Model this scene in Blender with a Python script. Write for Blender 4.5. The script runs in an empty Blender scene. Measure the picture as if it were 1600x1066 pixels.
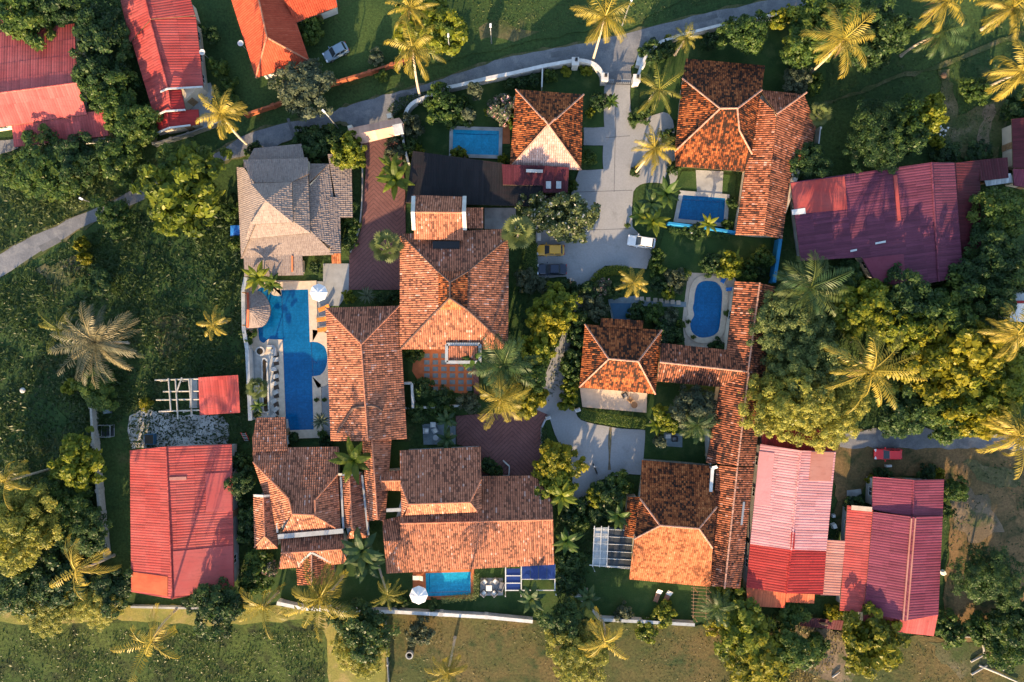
import bpy, math, random
import numpy as np
from mathutils import Vector, Matrix
R = math.radians
random.seed(7)
rng = np.random.default_rng(11)
C = bpy.context.scene.collection
S = bpy.context.scene

# ------------------------------------------------------------------ camera, sky, sun, exposure
CAMH = 106.67
cam_data = bpy.data.cameras.new('camera'); cam = bpy.data.objects.new('camera', cam_data); C.objects.link(cam)
cam.location = (0, 0, CAMH); cam_data.lens = 24; cam_data.sensor_width = 36
cam_data.clip_start = 1; cam_data.clip_end = 3000
S.camera = cam
SUN_EL, SUN_AZ = 16.0, 193.0            # degrees; azimuth clockwise from north (image top)
w = bpy.data.worlds.new("World"); S.world = w; w.use_nodes = True
wn = w.node_tree
sky = wn.nodes.new('ShaderNodeTexSky'); sky.sky_type = 'NISHITA'; sky.sun_disc = False
sky.sun_elevation = R(SUN_EL); sky.sun_rotation = R(SUN_AZ)
wn.links.new(sky.outputs[0], wn.nodes['Background'].inputs[0]); wn.nodes['Background'].inputs[1].default_value = 0.14
sl = bpy.data.lights.new('sun', 'SUN'); sl.energy = 5.0; sl.angle = R(0.6); sl.color = (1.0, 0.70, 0.39)
so = bpy.data.objects.new('sun', sl); C.objects.link(so)
so.rotation_euler = (R(90 - SUN_EL), 0, R(180 - SUN_AZ)); so.location = (0, -60, 60)
S.view_settings.view_transform = 'Standard'; S.view_settings.look = 'None'
S.view_settings.exposure = 1.7; S.view_settings.gamma = 1

# ------------------------------------------------------------------ helpers
def at(u, v, z=0.0):
    k = 0.1 * (CAMH - z) / CAMH
    return Vector(((u - 800) * k, (533 - v) * k, z))

def sm(a, b, t): return a + (b - a) * t

MATS = {}
class NT:
    def __init__(s, name):
        s.m = bpy.data.materials.new(name); s.m.use_nodes = True; s.t = s.m.node_tree
        s.b = s.t.nodes['Principled BSDF']; MATS[name] = s.m
    def n(s, typ, **kw):
        nd = s.t.nodes.new(typ)
        for k, v in kw.items():
            if k.startswith('i_'): nd.inputs[int(k[2:])].default_value = v
            else: setattr(nd, k, v)
        return nd
    def l(s, a, b): s.t.links.new(a, b)
    def pos(s): return s.n('ShaderNodeNewGeometry').outputs['Position']
    def noise(s, scale, detail=4, rough=.55, vec=None, dist=0):
        nd = s.n('ShaderNodeTexNoise'); nd.inputs['Scale'].default_value = scale
        nd.inputs['Detail'].default_value = detail; nd.inputs['Roughness'].default_value = rough
        nd.inputs['Distortion'].default_value = dist
        s.l(vec if vec is not None else s.pos(), nd.inputs['Vector']); return nd.outputs['Fac']
    def ramp(s, fac, stops, interp='LINEAR'):
        nd = s.n('ShaderNodeValToRGB'); cr = nd.color_ramp; cr.interpolation = interp
        while len(cr.elements) < len(stops): cr.elements.new(0.5)
        for e, (p, c) in zip(cr.elements, stops):
            e.position = p; e.color = (c[0], c[1], c[2], 1) if hasattr(c, '__len__') else (c, c, c, 1)
        s.l(fac, nd.inputs[0]); return nd.outputs[0]
    def mix(s, f, a, b, mode='MIX'):
        nd = s.n('ShaderNodeMix', data_type='RGBA', blend_type=mode)
        for sock, val in ((nd.inputs[0], f), (nd.inputs[6], a), (nd.inputs[7], b)):
            if hasattr(val, 'links') or hasattr(val, 'is_linked'): s.l(val, sock)
            elif hasattr(val, '__len__'): sock.default_value = (val[0], val[1], val[2], 1)
            else: sock.default_value = val
        return nd.outputs[2]
    def math(s, op, a, b=0.0, c=None):
        nd = s.n('ShaderNodeMath', operation=op)
        for i, val in enumerate((a, b, c)):
            if val is None: continue
            if hasattr(val, 'is_linked'): s.l(val, nd.inputs[i])
            else: nd.inputs[i].default_value = val
        return nd.outputs[0]
    def attr(s, name='tint'):
        nd = s.n('ShaderNodeAttribute'); nd.attribute_name = name; return nd.outputs['Fac']
    def bump(s, h, strength=.3, dist=.05):
        nd = s.n('ShaderNodeBump'); nd.inputs['Strength'].default_value = strength; nd.inputs['Distance'].default_value = dist
        s.l(h, nd.inputs['Height']); s.l(nd.outputs[0], s.b.inputs['Normal'])
    def out(s, col=None, rough=.8, spec=.3, metal=0):
        if col is not None:
            if hasattr(col, 'is_linked'): s.l(col, s.b.inputs['Base Color'])
            else: s.b.inputs['Base Color'].default_value = (col[0], col[1], col[2], 1)
        if hasattr(rough, 'is_linked'): s.l(rough, s.b.inputs['Roughness'])
        else: s.b.inputs['Roughness'].default_value = rough
        s.b.inputs['Specular IOR Level'].default_value = spec; s.b.inputs['Metallic'].default_value = metal
        return s.m

def mat_plain(name, c, rough=.7, var=.25, scale=1.5, spec=.3, metal=0, bump=0):
    t = NT(name); f = t.noise(scale, 5)
    lo = tuple(x * (1 - var) for x in c); hi = tuple(min(1, x * (1 + var)) for x in c)
    col = t.ramp(f, [(.3, lo), (.7, hi)])
    if bump: t.bump(t.noise(scale * 8, 4), bump, .03)
    return t.out(col, rough, spec, metal)

def mat_blend(name, c1, c2, c3, s1, s2, lo=.42, hi=.58, lo2=.5, hi2=.65, rough=.9, bump=.0, fine=6.0, finevar=.35):
    t = NT(name)
    a = t.mix(t.ramp(t.noise(s1, 5, .6, dist=.6), [(lo, 0.), (hi, 1.)]), c1, c2)
    b = t.mix(t.ramp(t.noise(s2, 6, .65, dist=.4), [(lo2, 0.), (hi2, 1.)]), a, c3)
    g = t.ramp(t.noise(fine, 4, .7), [(.3, 1 - finevar), (.7, 1 + finevar * .6)])
    col = t.mix(1.0, b, g, 'MULTIPLY')
    if bump: t.bump(t.noise(fine, 5, .7), bump, .12)
    return t.out(col, rough, .2)

def mat_tile(name, stops, moss=.5, mscale=.35, blot=1.6, rough=.85, tw=.45, speck=0):
    t = NT(name)
    v = t.math('MULTIPLY', t.attr(), tw)
    n1 = t.math('MULTIPLY', t.noise(mscale, 4, .6), moss)
    n2 = t.math('ADD', t.math('MULTIPLY', t.noise(blot, 5, .7), .62), t.math('MULTIPLY', t.noise(blot * 3.1, 3, .6), .22))
    s_ = t.math('ADD', t.math('ADD', v, n1), n2)
    s_ = t.math('SUBTRACT', s_, (moss + .84) * .5 - .5 * (.55 - tw) - .225)
    s_ = t.math('ADD', s_, t.math('MULTIPLY', t.math('SUBTRACT', t.n('ShaderNodeObjectInfo').outputs['Random'], .5), .11))
    col = t.ramp(s_, stops)
    if speck:
        a_ = t.attr()
        col = t.mix(t.math('MULTIPLY', t.ramp(a_, [(.16, 1.), (.36, 0.)]), .62), col, stops[0][1])      # darker where the tint is low
        col = t.mix(t.ramp(a_, [(.88, 0.), (.92, speck)]), col, (.62, .55, .52))                          # single weathered pale tiles
    t.bump(t.noise(14, 3), .25, .02)
    return t.out(col, rough, .25)

def mat_leaf(name, dark, mid, light, trans=.45, var=.3, rough=.45):
    t = NT(name)
    oi = t.n('ShaderNodeObjectInfo').outputs['Random']
    v = t.math('ADD', t.math('MULTIPLY', t.attr(), .8), t.math('MULTIPLY', oi, var))
    col = t.ramp(v, [(.1, dark), (.5, mid), (1.0, light)])
    t.out(col, rough, .25)
    tr = t.n('ShaderNodeBsdfTranslucent'); t.l(col, tr.inputs[0])
    mx = t.n('ShaderNodeMixShader'); mx.inputs[0].default_value = trans
    t.l(t.b.outputs[0], mx.inputs[1]); t.l(tr.outputs[0], mx.inputs[2])
    t.l(mx.outputs[0], t.t.nodes['Material Output'].inputs['Surface'])
    return t.m

ORG = {}
class MB:
    def __init__(s): s.v = []; s.f = []; s.m = []; s.t = []
    def add(s, vs, fs, mi=0, tint=.5):
        o = len(s.v); s.v.extend([tuple(p) for p in vs])
        for f in fs: s.f.append(tuple(i + o for i in f)); s.m.append(mi); s.t.append(tint)
        return s
    def box(s, c, d, rz=0, mi=0, tint=.5, taper=1.0):
        cx, cy, cz = c; hx, hy, hz = d[0] / 2, d[1] / 2, d[2] / 2; co, si = math.cos(rz), math.sin(rz); vs = []
        for z, k in ((-hz, 1), (hz, taper)):
            for x, y in ((-hx, -hy), (hx, -hy), (hx, hy), (-hx, hy)):
                x *= k; y *= k; vs.append((cx + x * co - y * si, cy + x * si + y * co, cz + z))
        return s.add(vs, [(3, 2, 1, 0), (4, 5, 6, 7), (0, 1, 5, 4), (1, 2, 6, 5), (2, 3, 7, 6), (3, 0, 4, 7)], mi, tint)
    def prism(s, poly, z0, z1, mi=0, top=True, tint=.5, bottom=False):
        n = len(poly); vs = [(p[0], p[1], z0) for p in poly] + [(p[0], p[1], z1) for p in poly]
        A = sum(poly[i][0] * poly[(i + 1) % n][1] - poly[(i + 1) % n][0] * poly[i][1] for i in range(n))
        fs = [(i, (i + 1) % n, n + (i + 1) % n, n + i) if A > 0 else ((i + 1) % n, i, n + i, n + (i + 1) % n) for i in range(n)]
        if top: fs.append(tuple(range(n, 2 * n)) if A > 0 else tuple(reversed(range(n, 2 * n))))
        if bottom: fs.append(tuple(range(n)))
        return s.add(vs, fs, mi, tint)
    def tube(s, path, radii, n=8, mi=0, tint=.5, cap=True):
        P = [Vector(p) for p in path]; rings = []
        if not hasattr(radii, '__len__'): radii = [radii] * len(P)
        vs = []
        for i, p in enumerate(P):
            d = (P[min(i + 1, len(P) - 1)] - P[max(i - 1, 0)]).normalized()
            a = d.cross(Vector((0, 0, 1)) if abs(d.z) < .9 else Vector((1, 0, 0))).normalized(); b = d.cross(a)
            for k in range(n):
                an = 2 * math.pi * k / n; vs.append(p + (a * math.cos(an) + b * math.sin(an)) * radii[i])
        fs = [(i * n + k, i * n + (k + 1) % n, (i + 1) * n + (k + 1) % n, (i + 1) * n + k) for i in range(len(P) - 1) for k in range(n)]
        if cap: fs += [tuple(range(n)), tuple(range((len(P) - 1) * n, len(P) * n))]
        return s.add(vs, fs, mi, tint)
    def disc(s, c, r, n=16, mi=0):
        return s.add([(c[0] + r * math.cos(6.2832 * k / n), c[1] + r * math.sin(6.2832 * k / n), c[2]) for k in range(n)], [tuple(range(n))], mi)
    def ball(s, c, r, nu=10, nv=6, mi=0, sz=1.0, tint=.5):
        vs = []; fs = []
        for j in range(nv + 1):
            th = math.pi * j / nv
            for i in range(nu):
                ph = 6.2832 * i / nu
                vs.append((c[0] + r * math.sin(th) * math.cos(ph), c[1] + r * math.sin(th) * math.sin(ph), c[2] + r * sz * math.cos(th)))
        for j in range(nv):
            for i in range(nu): fs.append((j * nu + i, (j + 1) * nu + i, (j + 1) * nu + (i + 1) % nu, j * nu + (i + 1) % nu))
        return s.add(vs, fs, mi, tint)
    def build(s, name, mats, parent=None, smooth=False):
        o_ = ORG.get(parent.name, Vector((0, 0, 0))) if parent else Vector((0, 0, 0))
        me = bpy.data.meshes.new(name)
        me.from_pydata([(x - o_.x, y - o_.y, z - o_.z) for x, y, z in s.v], [], s.f)
        for m in (mats if isinstance(mats, (list, tuple)) else [mats]): me.materials.append(MATS[m])
        me.polygons.foreach_set('material_index', s.m)
        if smooth: me.polygons.foreach_set('use_smooth', [True] * len(s.f))
        a = me.attributes.new('tint', 'FLOAT', 'FACE'); a.data.foreach_set('value', s.t)
        me.update()
        o = bpy.data.objects.new(name, me); C.objects.link(o)
        if parent: o.parent = parent; ORG[o.name] = o_
        return o

def tag(o, label, cat, group=None):
    o['label'] = label; o['category'] = cat
    if group: o['group'] = group
    return o
def thing(name, label, cat, loc, group=None, world=True, rz=0):
    o = bpy.data.objects.new(name, None); C.objects.link(o); o.location = loc; o.rotation_euler = (0, 0, rz)
    o.empty_display_size = .3
    if world: ORG[o.name] = Vector(loc)
    return tag(o, label, cat, group)
def copy_thing(o, parent=None):
    c = o.copy(); C.objects.link(c)
    if parent: c.parent = parent
    for ch in list(o.children): copy_thing(ch, c)
    return c
def struct(o, kind='structure'):
    o['kind'] = kind; return o

def rough_poly(pts, amp=.25, step=1.2):
    out = []
    for i in range(len(pts)):
        a, b = pts[i], pts[(i + 1) % len(pts)]; n = max(1, int((Vector(b[:2]) - Vector(a[:2])).length / step))
        for k in range(n):
            t = k / n; out.append((sm(a[0], b[0], t) + random.uniform(-amp, amp), sm(a[1], b[1], t) + random.uniform(-amp, amp)))
    return out
def sheet(name, px, z, mat, amp=0, kind='structure'):
    pts = [at(*p)[:2] for p in px]
    if amp: pts = rough_poly(pts, amp)
    m = MB(); m.prism(pts, z - .06, z); o = m.build(name, mat); return struct(o, kind)
def smooth_px(pts, n=6):
    out = []
    for i in range(len(pts) - 1):
        p0, p1, p2, p3 = pts[max(i - 1, 0)], pts[i], pts[i + 1], pts[min(i + 2, len(pts) - 1)]
        for k in range(n):
            t = k / n
            out.append(tuple(.5 * (2 * p1[j] + (p2[j] - p0[j]) * t + (2 * p0[j] - 5 * p1[j] + 4 * p2[j] - p3[j]) * t * t + (3 * p1[j] - p0[j] - 3 * p2[j] + p3[j]) * t ** 3) for j in (0, 1)))
    return out + [pts[-1]]
# ------------------------------------------------------------------ materials
mat_blend('wild_grass', (.026, .056, .016), (.05, .085, .022), (.085, .085, .035), .07, .16, .4, .62, .6, .74, bump=.6, fine=3.0, finevar=.5)
mat_blend('lawn', (.022, .052, .014), (.035, .072, .018), (.05, .08, .025), .15, .5, fine=5, finevar=.25, bump=.3)
mat_blend('field', (.042, .074, .015), (.08, .105, .022), (.024, .034, .012), .09, .3, .42, .62, .48, .64, bump=.6, fine=2.2, finevar=.6)
mat_blend('dry_field', (.06, .072, .022), (.12, .09, .035), (.035, .055, .018), .08, .25, .4, .6, .5, .66, bump=.5, fine=2.5, finevar=.45)
mat_blend('dirt', (.20, .15, .10), (.13, .10, .065), (.07, .085, .035), .2, .35, fine=4, finevar=.3, bump=.3)
mat_blend('yard_dirt', (.20, .125, .06), (.105, .08, .035), (.04, .05, .02), .13, .3, .4, .6, .5, .64, bump=.4, fine=3, finevar=.4)
mat_blend('bank', (.26, .215, .055), (.17, .17, .04), (.30, .23, .09), .15, .4, fine=4, finevar=.3, bump=.3)  # sun falling on this grass strip is put into its yellow
mat_blend('rubble', (.50, .48, .45), (.33, .32, .30), (.07, .08, .05), .5, .5, lo2=.58, hi2=.66, fine=5, finevar=.4, bump=.5)
mat_blend('asphalt', (.17, .175, .19), (.125, .13, .145), (.215, .215, .22), .2, .55, fine=5, finevar=.22, bump=.12)
mat_blend('asphalt_patch', (.125, .13, .14), (.105, .11, .12), (.15, .15, .155), .3, .8, fine=6, finevar=.2)
mat_blend('concrete_drive', (.29, .295, .305), (.245, .25, .262), (.20, .203, .21), .1, .35, .35, .65, .56, .75, fine=4, finevar=.12, bump=.1)
mat_blend('grass_worn', (.05, .07, .022), (.10, .095, .045), (.16, .13, .08), .2, .3, .4, .6, .52, .68, bump=.4, fine=3, finevar=.4)
mat_plain('grey_paving', (.26, .27, .28), .8, .15, .8)
mat_plain('cream_stone', (.52, .42, .32), .8, .12, 2)
mat_plain('beige_deck', (.46, .37, .29), .8, .15, 1.0)
mat_plain('white_wall', (.46, .455, .435), .8, .25, .6)
mat_plain('cream_wall', (.55, .47, .37), .8, .12, .7)
mat_plain('orange_wall', (.45, .17, .06), .8, .15, .7)
mat_plain('concrete', (.33, .33, .32), .85, .3, .6, bump=.2)
mat_plain('dark_wood', (.07, .045, .03), .7, .3, 3)
mat_plain('wood', (.28, .17, .09), .7, .3, 3)
mat_plain('bare_timber', (.38, .35, .31), .8, .2, 3)
mat_plain('soffit', (.12, .08, .055), .9, .2, 1)
mat_plain('white_paint', (.52, .52, .515), .6, .18, 1.2)
mat_plain('metal_grey', (.35, .36, .37), .4, .1, 3, metal=.6)
mat_plain('black_metal', (.02, .02, .022), .4, .2, 3)
mat_plain('rust_fence', (.25, .075, .035), .8, .35, .6)
mat_plain('blue_wall', (.02, .20, .42), .6, .15, 1)
mat_plain('terracotta', (.42, .13, .05), .8, .18, 1.2)
mat_plain('red_deck', (.28, .09, .05), .8, .2, 1.2)
mat_plain('slate', (.15, .19, .21), .7, .2, 1.5)
mat_plain('glass', (.03, .04, .05), .08, .2, 1, spec=.6)
mat_plain('tyre', (.015, .015, .015), .8, .2, 3)
mat_plain('hub', (.45, .45, .46), .35, .1, 3, metal=.8)
mat_plain('headlight', (.8, .82, .85), .15, .05, 3, spec=.7)
mat_plain('tail_light', (.4, .01, .01), .25, .1, 3, spec=.6)
mat_plain('bark', (.17, .12, .08), .9, .35, 2.5, bump=.5)
mat_plain('palm_bark', (.40, .33, .25), .9, .22, 3, bump=.4)
mat_plain('umbrella_cloth', (.75, .76, .77), .8, .05, 2)
mat_plain('orange_cushion', (.55, .20, .04), .8, .12, 2)
mat_plain('white_cushion', (.75, .72, .66), .8, .06, 2)
mat_plain('brown_cushion', (.22, .12, .08), .8, .1, 2)
mat_plain('grey_wicker', (.16, .16, .17), .8, .2, 4)
mat_plain('rock', (.42, .41, .39), .85, .3, 2.5, bump=.4)
mat_plain('solar_glass', (.012, .03, .14), .12, .1, 1, spec=.6)
mat_plain('poly_sheet', (.34, .36, .37), .3, .15, 1.5)
mat_plain('dark_sheet', (.025, .03, .035), .5, .4, .5)
mat_plain('tarp_blue', (.02, .14, .45), .5, .15, 2)
mat_plain('cap_pale', (.40, .215, .155), .85, .35, 2.2)
mat_plain('cap_new', (.42, .17, .10), .85, .25, 1.2)
mat_plain('cap_dark', (.10, .06, .05), .85, .35, 1.2)
mat_plain('pot_blue', (.03, .10, .18), .3, .1, 2)
for nm, c in (('paint_white', (.75, .76, .77)), ('paint_yellow', (.62, .33, .03)), ('paint_navy', (.008, .018, .045)), ('paint_red', (.78, .010, .014)), ('paint_silver', (.22, .29, .36)), ('paint_black', (.02, .02, .02))):
    t = NT(nm); t.out(t.ramp(t.noise(3, 3), [(.3, tuple(x * .93 for x in c)), (.7, c)]), .28, .5); t.b.inputs['Coat Weight'].default_value = .6
# roofs: per tile colour (attribute) broken up by moss and weathering
mat_tile('tile_old', [(.0, (.010, .008, .008)), (.36, (.03, .014, .009)), (.48, (.19, .05, .016)), (.66, (.36, .11, .035)), (.85, (.46, .17, .06)), (1, (.5, .3, .2))], .5, .22, 1.1)
mat_tile('tile_wing', [(.0, (.02, .014, .012)), (.32, (.09, .035, .022)), (.48, (.30, .095, .045)), (.7, (.42, .15, .08)), (1, (.5, .28, .2))], .45, .25, 1.1, speck=.25)
mat_tile('tile_new', [(.0, (.06, .03, .022)), (.24, (.22, .09, .058)), (.42, (.38, .145, .08)), (.64, (.47, .185, .105)), (.80, (.50, .24, .16)), (.9, (.60, .47, .43)), (1, (.64, .55, .52))], .3, .3, 1.6, speck=.36)
mat_tile('tile_pale', [(.0, (.18, .10, .085)), (.35, (.40, .24, .20)), (.7, (.55, .38, .33)), (1, (.66, .52, .48))], .3, .3, 1.4)  # paler tiles of one south slope, sunshine partly put into the colour
mat_tile('tile_sunlit', [(.0, (.05, .02, .01)), (.32, (.20, .065, .025)), (.5, (.40, .135, .055)), (.75, (.48, .185, .08)), (1, (.58, .34, .22))], .6, .3, 1.9, tw=.55)  # tile copy for south slopes, sunshine put into its colour
mat_tile('tile_red', [(.0, (.25, .035, .015)), (.45, (.36, .058, .027)), (.75, (.42, .08, .038)), (1, (.5, .15, .1))], .3, .2, .9)
mat_tile('thatch', [(.0, (.10, .075, .068)), (.35, (.20, .155, .14)), (.6, (.275, .22, .195)), (1, (.38, .31, .27))], .3, .3, 2.6, .95, .22)
def mat_metal_roof(name, c, fade, dirt=(.12, .05, .05), rough=.5):
    t = NT(name)
    n = t.ramp(t.noise(.25, 4, .6), [(.35, 0.), (.7, 1.)])
    col = t.mix(n, c, fade)
    col = t.mix(t.math('MULTIPLY', t.ramp(t.noise(1.2, 6, .7), [(.55, 0.), (.75, 1.)]), .45), col, dirt)
    col = t.mix(1.0, col, t.ramp(t.attr(), [(0, .70), (1, 1.18)]), 'MULTIPLY')
    mp = t.n('ShaderNodeMapping'); mp.inputs['Scale'].default_value = (.35, 3.2, 1); t.l(t.pos(), mp.inputs[0])
    st = t.ramp(t.noise(1.0, 5, .7, vec=mp.outputs[0]), [(.52, 0.), (.74, .55)])
    col = t.mix(st, col, dirt)
    return t.out(col, .6, .2)
mat_metal_roof('metal_red', (.36, .052, .045), (.40, .085, .075))
mat_metal_roof('metal_pinkred', (.42, .075, .07), (.46, .11, .10))
mat_metal_roof('metal_darkred', (.30, .022, .022), (.36, .035, .03), (.06, .02, .02))
mat_metal_roof('metal_purple', (.115, .030, .056), (.14, .04, .068), (.05, .016, .028))
mat_metal_roof('metal_plum', (.17, .032, .056), (.21, .05, .078), (.08, .02, .03))
mat_metal_roof('metal_maroon', (.065, .012, .018), (.09, .02, .028), (.03, .01, .01))
mat_metal_roof('metal_pink', (.50, .22, .23), (.56, .28, .29), (.40, .15, .16))
mat_metal_roof('metal_rust', (.45, .07, .03), (.50, .14, .06), (.2, .05, .02))
mat_metal_roof('metal_faded', (.42, .17, .13), (.46, .22, .18), (.25, .1, .08))
mat_metal_roof('metal_black', (.009, .009, .011), (.016, .015, .017), (.03, .014, .016))
mat_metal_roof('metal_white', (.55, .57, .58), (.62, .63, .64), (.35, .36, .36))
mat_metal_roof('peach_roof', (.52, .28, .20), (.58, .34, .25), (.40, .2, .15))
# herringbone brick paving
def mat_brick_paving():
    t = NT('brick_paving'); sp = t.n('ShaderNodeSeparateXYZ'); t.l(t.pos(), sp.inputs[0])
    ax = t.math('ABSOLUTE', t.math('SUBTRACT', t.math('PINGPONG', sp.outputs[0], 3.6), 0))
    d = t.math('ADD', sp.outputs[1], ax)
    fr = t.math('FRACT', t.math('MULTIPLY', d, 1.35))
    line = t.ramp(fr, [(.0, 1.), (.14, 1.), (.2, 0.), (.9, 0.), (1, 1.)])
    base = t.ramp(t.noise(.5, 5), [(.3, (.145, .066, .062)), (.7, (.19, .09, .082))])
    fine = t.ramp(t.noise(6, 3), [(.3, .8), (.7, 1.15)])
    col = t.mix(t.math('MULTIPLY', line, .75), base, (.085, .045, .047))
    return t.out(t.mix(1., col, fine, 'MULTIPLY'), .85, .2)
mat_brick_paving()
def mat_water(name, c, edge):
    t = NT(name); n = t.noise(.35, 3, .5, dist=.5)
    t.bump(t.noise(3.2, 4, .6, dist=.8), .16, .1)
    base = t.ramp(n, [(.3, c), (.7, edge)])
    rip = t.ramp(t.noise(1.7, 4, .6, dist=1.6), [(.38, .84), (.52, 1.0), (.64, 1.16)])  # light and dark of ripples put into the water colour
    br = t.n('ShaderNodeTexBrick'); br.offset = 0; t.l(t.pos(), br.inputs['Vector']); br.inputs['Scale'].default_value = 1
    br.inputs['Brick Width'].default_value = 1.2; br.inputs['Row Height'].default_value = 1.2; br.inputs['Mortar Size'].default_value = .035
    ln = t.ramp(br.outputs['Fac'], [(0, 1.), (1, .86)])
    t.out(t.mix(1., t.mix(1., base, rip, 'MULTIPLY'), ln, 'MULTIPLY'), .05, .3)
mat_water('pool_water', (.003, .085, .22), (.005, .105, .262))
mat_water('pool_water_light', (.010, .25, .43), (.018, .30, .50))
mat_water('pond_water', (.012, .012, .008), (.05, .03, .008))
mat_plain('pool_tile_dark', (.003, .07, .19), .15, .08, 1, spec=.5)
# foliage
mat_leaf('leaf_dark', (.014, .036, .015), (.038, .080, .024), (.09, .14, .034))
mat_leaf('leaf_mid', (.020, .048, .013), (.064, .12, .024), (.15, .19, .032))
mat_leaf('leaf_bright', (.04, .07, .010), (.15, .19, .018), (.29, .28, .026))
mat_leaf('leaf_sunlit_gold', (.06, .08, .008), (.23, .22, .016), (.38, .32, .026))  # yellowish leaves, with the glow of the sun put into the colour
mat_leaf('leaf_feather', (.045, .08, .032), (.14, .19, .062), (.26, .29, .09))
mat_leaf('leaf_feather_sunlit', (.08, .10, .025), (.27, .28, .05), (.44, .40, .09))  # feather leaf brightened in colour to stand for sun on it
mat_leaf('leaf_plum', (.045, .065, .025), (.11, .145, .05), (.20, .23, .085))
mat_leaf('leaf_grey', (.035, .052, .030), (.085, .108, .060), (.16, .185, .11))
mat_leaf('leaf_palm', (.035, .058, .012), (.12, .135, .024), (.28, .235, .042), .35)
mat_leaf('leaf_palm_sunlit', (.075, .085, .014), (.26, .21, .03), (.46, .35, .06), .35)  # palm green turned gold in colour, as if fully sunlit
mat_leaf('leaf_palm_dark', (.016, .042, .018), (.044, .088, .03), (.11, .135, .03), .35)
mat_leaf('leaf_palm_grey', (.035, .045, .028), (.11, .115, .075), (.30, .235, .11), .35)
mat_leaf('blossom', (.5, .45, .36), (.65, .6, .5), (.75, .72, .66), .2)
mat_leaf('blossom_pink', (.4, .15, .15), (.55, .28, .28), (.6, .4, .4), .2)
mat_leaf('weed', (.016, .036, .011), (.030, .058, .015), (.056, .084, .022), .3)
mat_leaf('dry_weed', (.05, .055, .012), (.11, .10, .02), (.18, .14, .035), .25)

mat_leaf('field_weed', (.022, .038, .010), (.045, .070, .014), (.075, .092, .02), .25)

mat_leaf('tall_grass_leaf', (.03, .05, .014), (.07, .10, .03), (.13, .15, .06), .3)
# ------------------------------------------------------------------ ground, roads, lawns (setting)
g = MB(); g.add([(-700, -700, -.1), (700, -700, -.1), (700, 700, -.1), (-700, 700, -.1)], [(0, 1, 2, 3)]); struct(g.build('ground', 'wild_grass'))
sheet('field', [(-80, 945), (60, 960), (180, 955), (350, 955), (500, 955), (522, 990), (525, 1200), (-80, 1200)], .02, 'field', .35)
sheet('field', [(600, 958), (1240, 985), (1620, 1005), (1700, 1010), (1700, 1200), (605, 1200)], .02, 'dry_field', .35)
sheet('sunlit_grass_bank', [(-80, 935), (80, 950), (270, 945), (480, 948), (600, 962), (604, 1200), (516, 1200), (512, 1000), (490, 968), (340, 978), (180, 968), (60, 978), (-80, 960)], .04, 'bank', .25)
sheet('bare_earth', [(1240, 975), (1330, 990), (1345, 1030), (1330, 1075), (1255, 1050)], .045, 'dirt', .35)
sheet('bare_earth', [(1450, 1000), (1540, 1000), (1550, 1040), (1500, 1060), (1465, 1025)], .045, 'grass_worn', .5)
sheet('lawn', [(380, 690), (640, 690), (640, 880), (870, 880), (890, 930), (930, 960), (600, 952), (470, 948), (385, 900)], .03, 'lawn')
sheet('lawn', [(895, 860), (1120, 905), (1110, 970), (935, 965), (890, 930)], .045, 'lawn')
sheet('lawn', [(640, 170), (700, 145), (850, 112), (930, 108), (945, 125), (943, 200), (640, 260)], .03, 'lawn')
sheet('lawn', [(912, 228), (941, 228), (941, 265), (905, 265)], .045, 'lawn')
sheet('lawn', [(1000, 105), (1040, 72), (1160, 45), (1290, 30), (1290, 150), (1190, 150), (1060, 190), (1000, 170)], .03, 'lawn')
sheet('lawn', [(1040, 358), (1205, 368), (1200, 440), (1090, 430), (1080, 560), (985, 520), (985, 470), (1025, 400)], .03, 'lawn')
sheet('lawn', [(1065, 268), (1090, 268), (1090, 302), (1062, 305), (1058, 285)], .05, 'lawn')
sheet('lawn', [(1126, 272), (1150, 275), (1148, 308), (1126, 305)], .05, 'lawn')
sheet('lawn', [(790, 430), (850, 440), (880, 560), (840, 640), (720, 640), (640, 640), (636, 560), (790, 560)], .03, 'lawn')
sheet('lawn', [(1010, 600), (1120, 610), (1105, 735), (1005, 722)], .035, 'lawn')
sheet('grass_yard', [(360, 0), (800, -20), (1100, -20), (1000, 35), (800, 70), (640, 110), (520, 140), (390, 180), (350, 120)], .02, 'wild_grass', .3)
sheet('dirt_yard', [(1305, 670), (1600, 690), (1700, 690), (1700, 900), (1600, 1000), (1470, 1000), (1490, 750), (1360, 740), (1305, 845)], .025, 'yard_dirt', .4)
sheet('dirt_track', [(1305, 675), (1420, 668), (1560, 675), (1700, 670), (1700, 708), (1560, 702), (1420, 700), (1310, 700)], .05, 'asphalt', .3)
sheet('worn_grass', [(1468, 105), (1486, 105), (1490, 150), (1500, 185), (1560, 150), (1585, 120), (1575, 165), (1562, 245), (1478, 245), (1474, 180)], .02, 'grass_worn', .5)
sheet('dirt_track', [(1540, 165), (1556, 160), (1552, 190), (1548, 215), (1552, 238), (1532, 240), (1528, 215), (1534, 190)], .03, 'dirt', .4)
for px_ in ([(20, 500), (60, 470), (100, 500), (80, 560), (30, 550)], [(230, 420), (300, 400), (340, 430), (320, 470), (250, 480)], [(20, 640), (80, 620), (110, 660), (60, 700), (10, 690)], [(230, 330), (330, 360), (320, 390), (240, 380)]): sheet('grass_patch', px_, .015, 'lawn', .8)
for px_ in ([(240, 500), (290, 490), (300, 540), (250, 560)], [(60, 420), (120, 400), (130, 430), (80, 460)], [(720, 30), (780, 20), (770, 45), (730, 50)]): sheet('grass_patch', px_, .018, 'grass_worn', .8)
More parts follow.
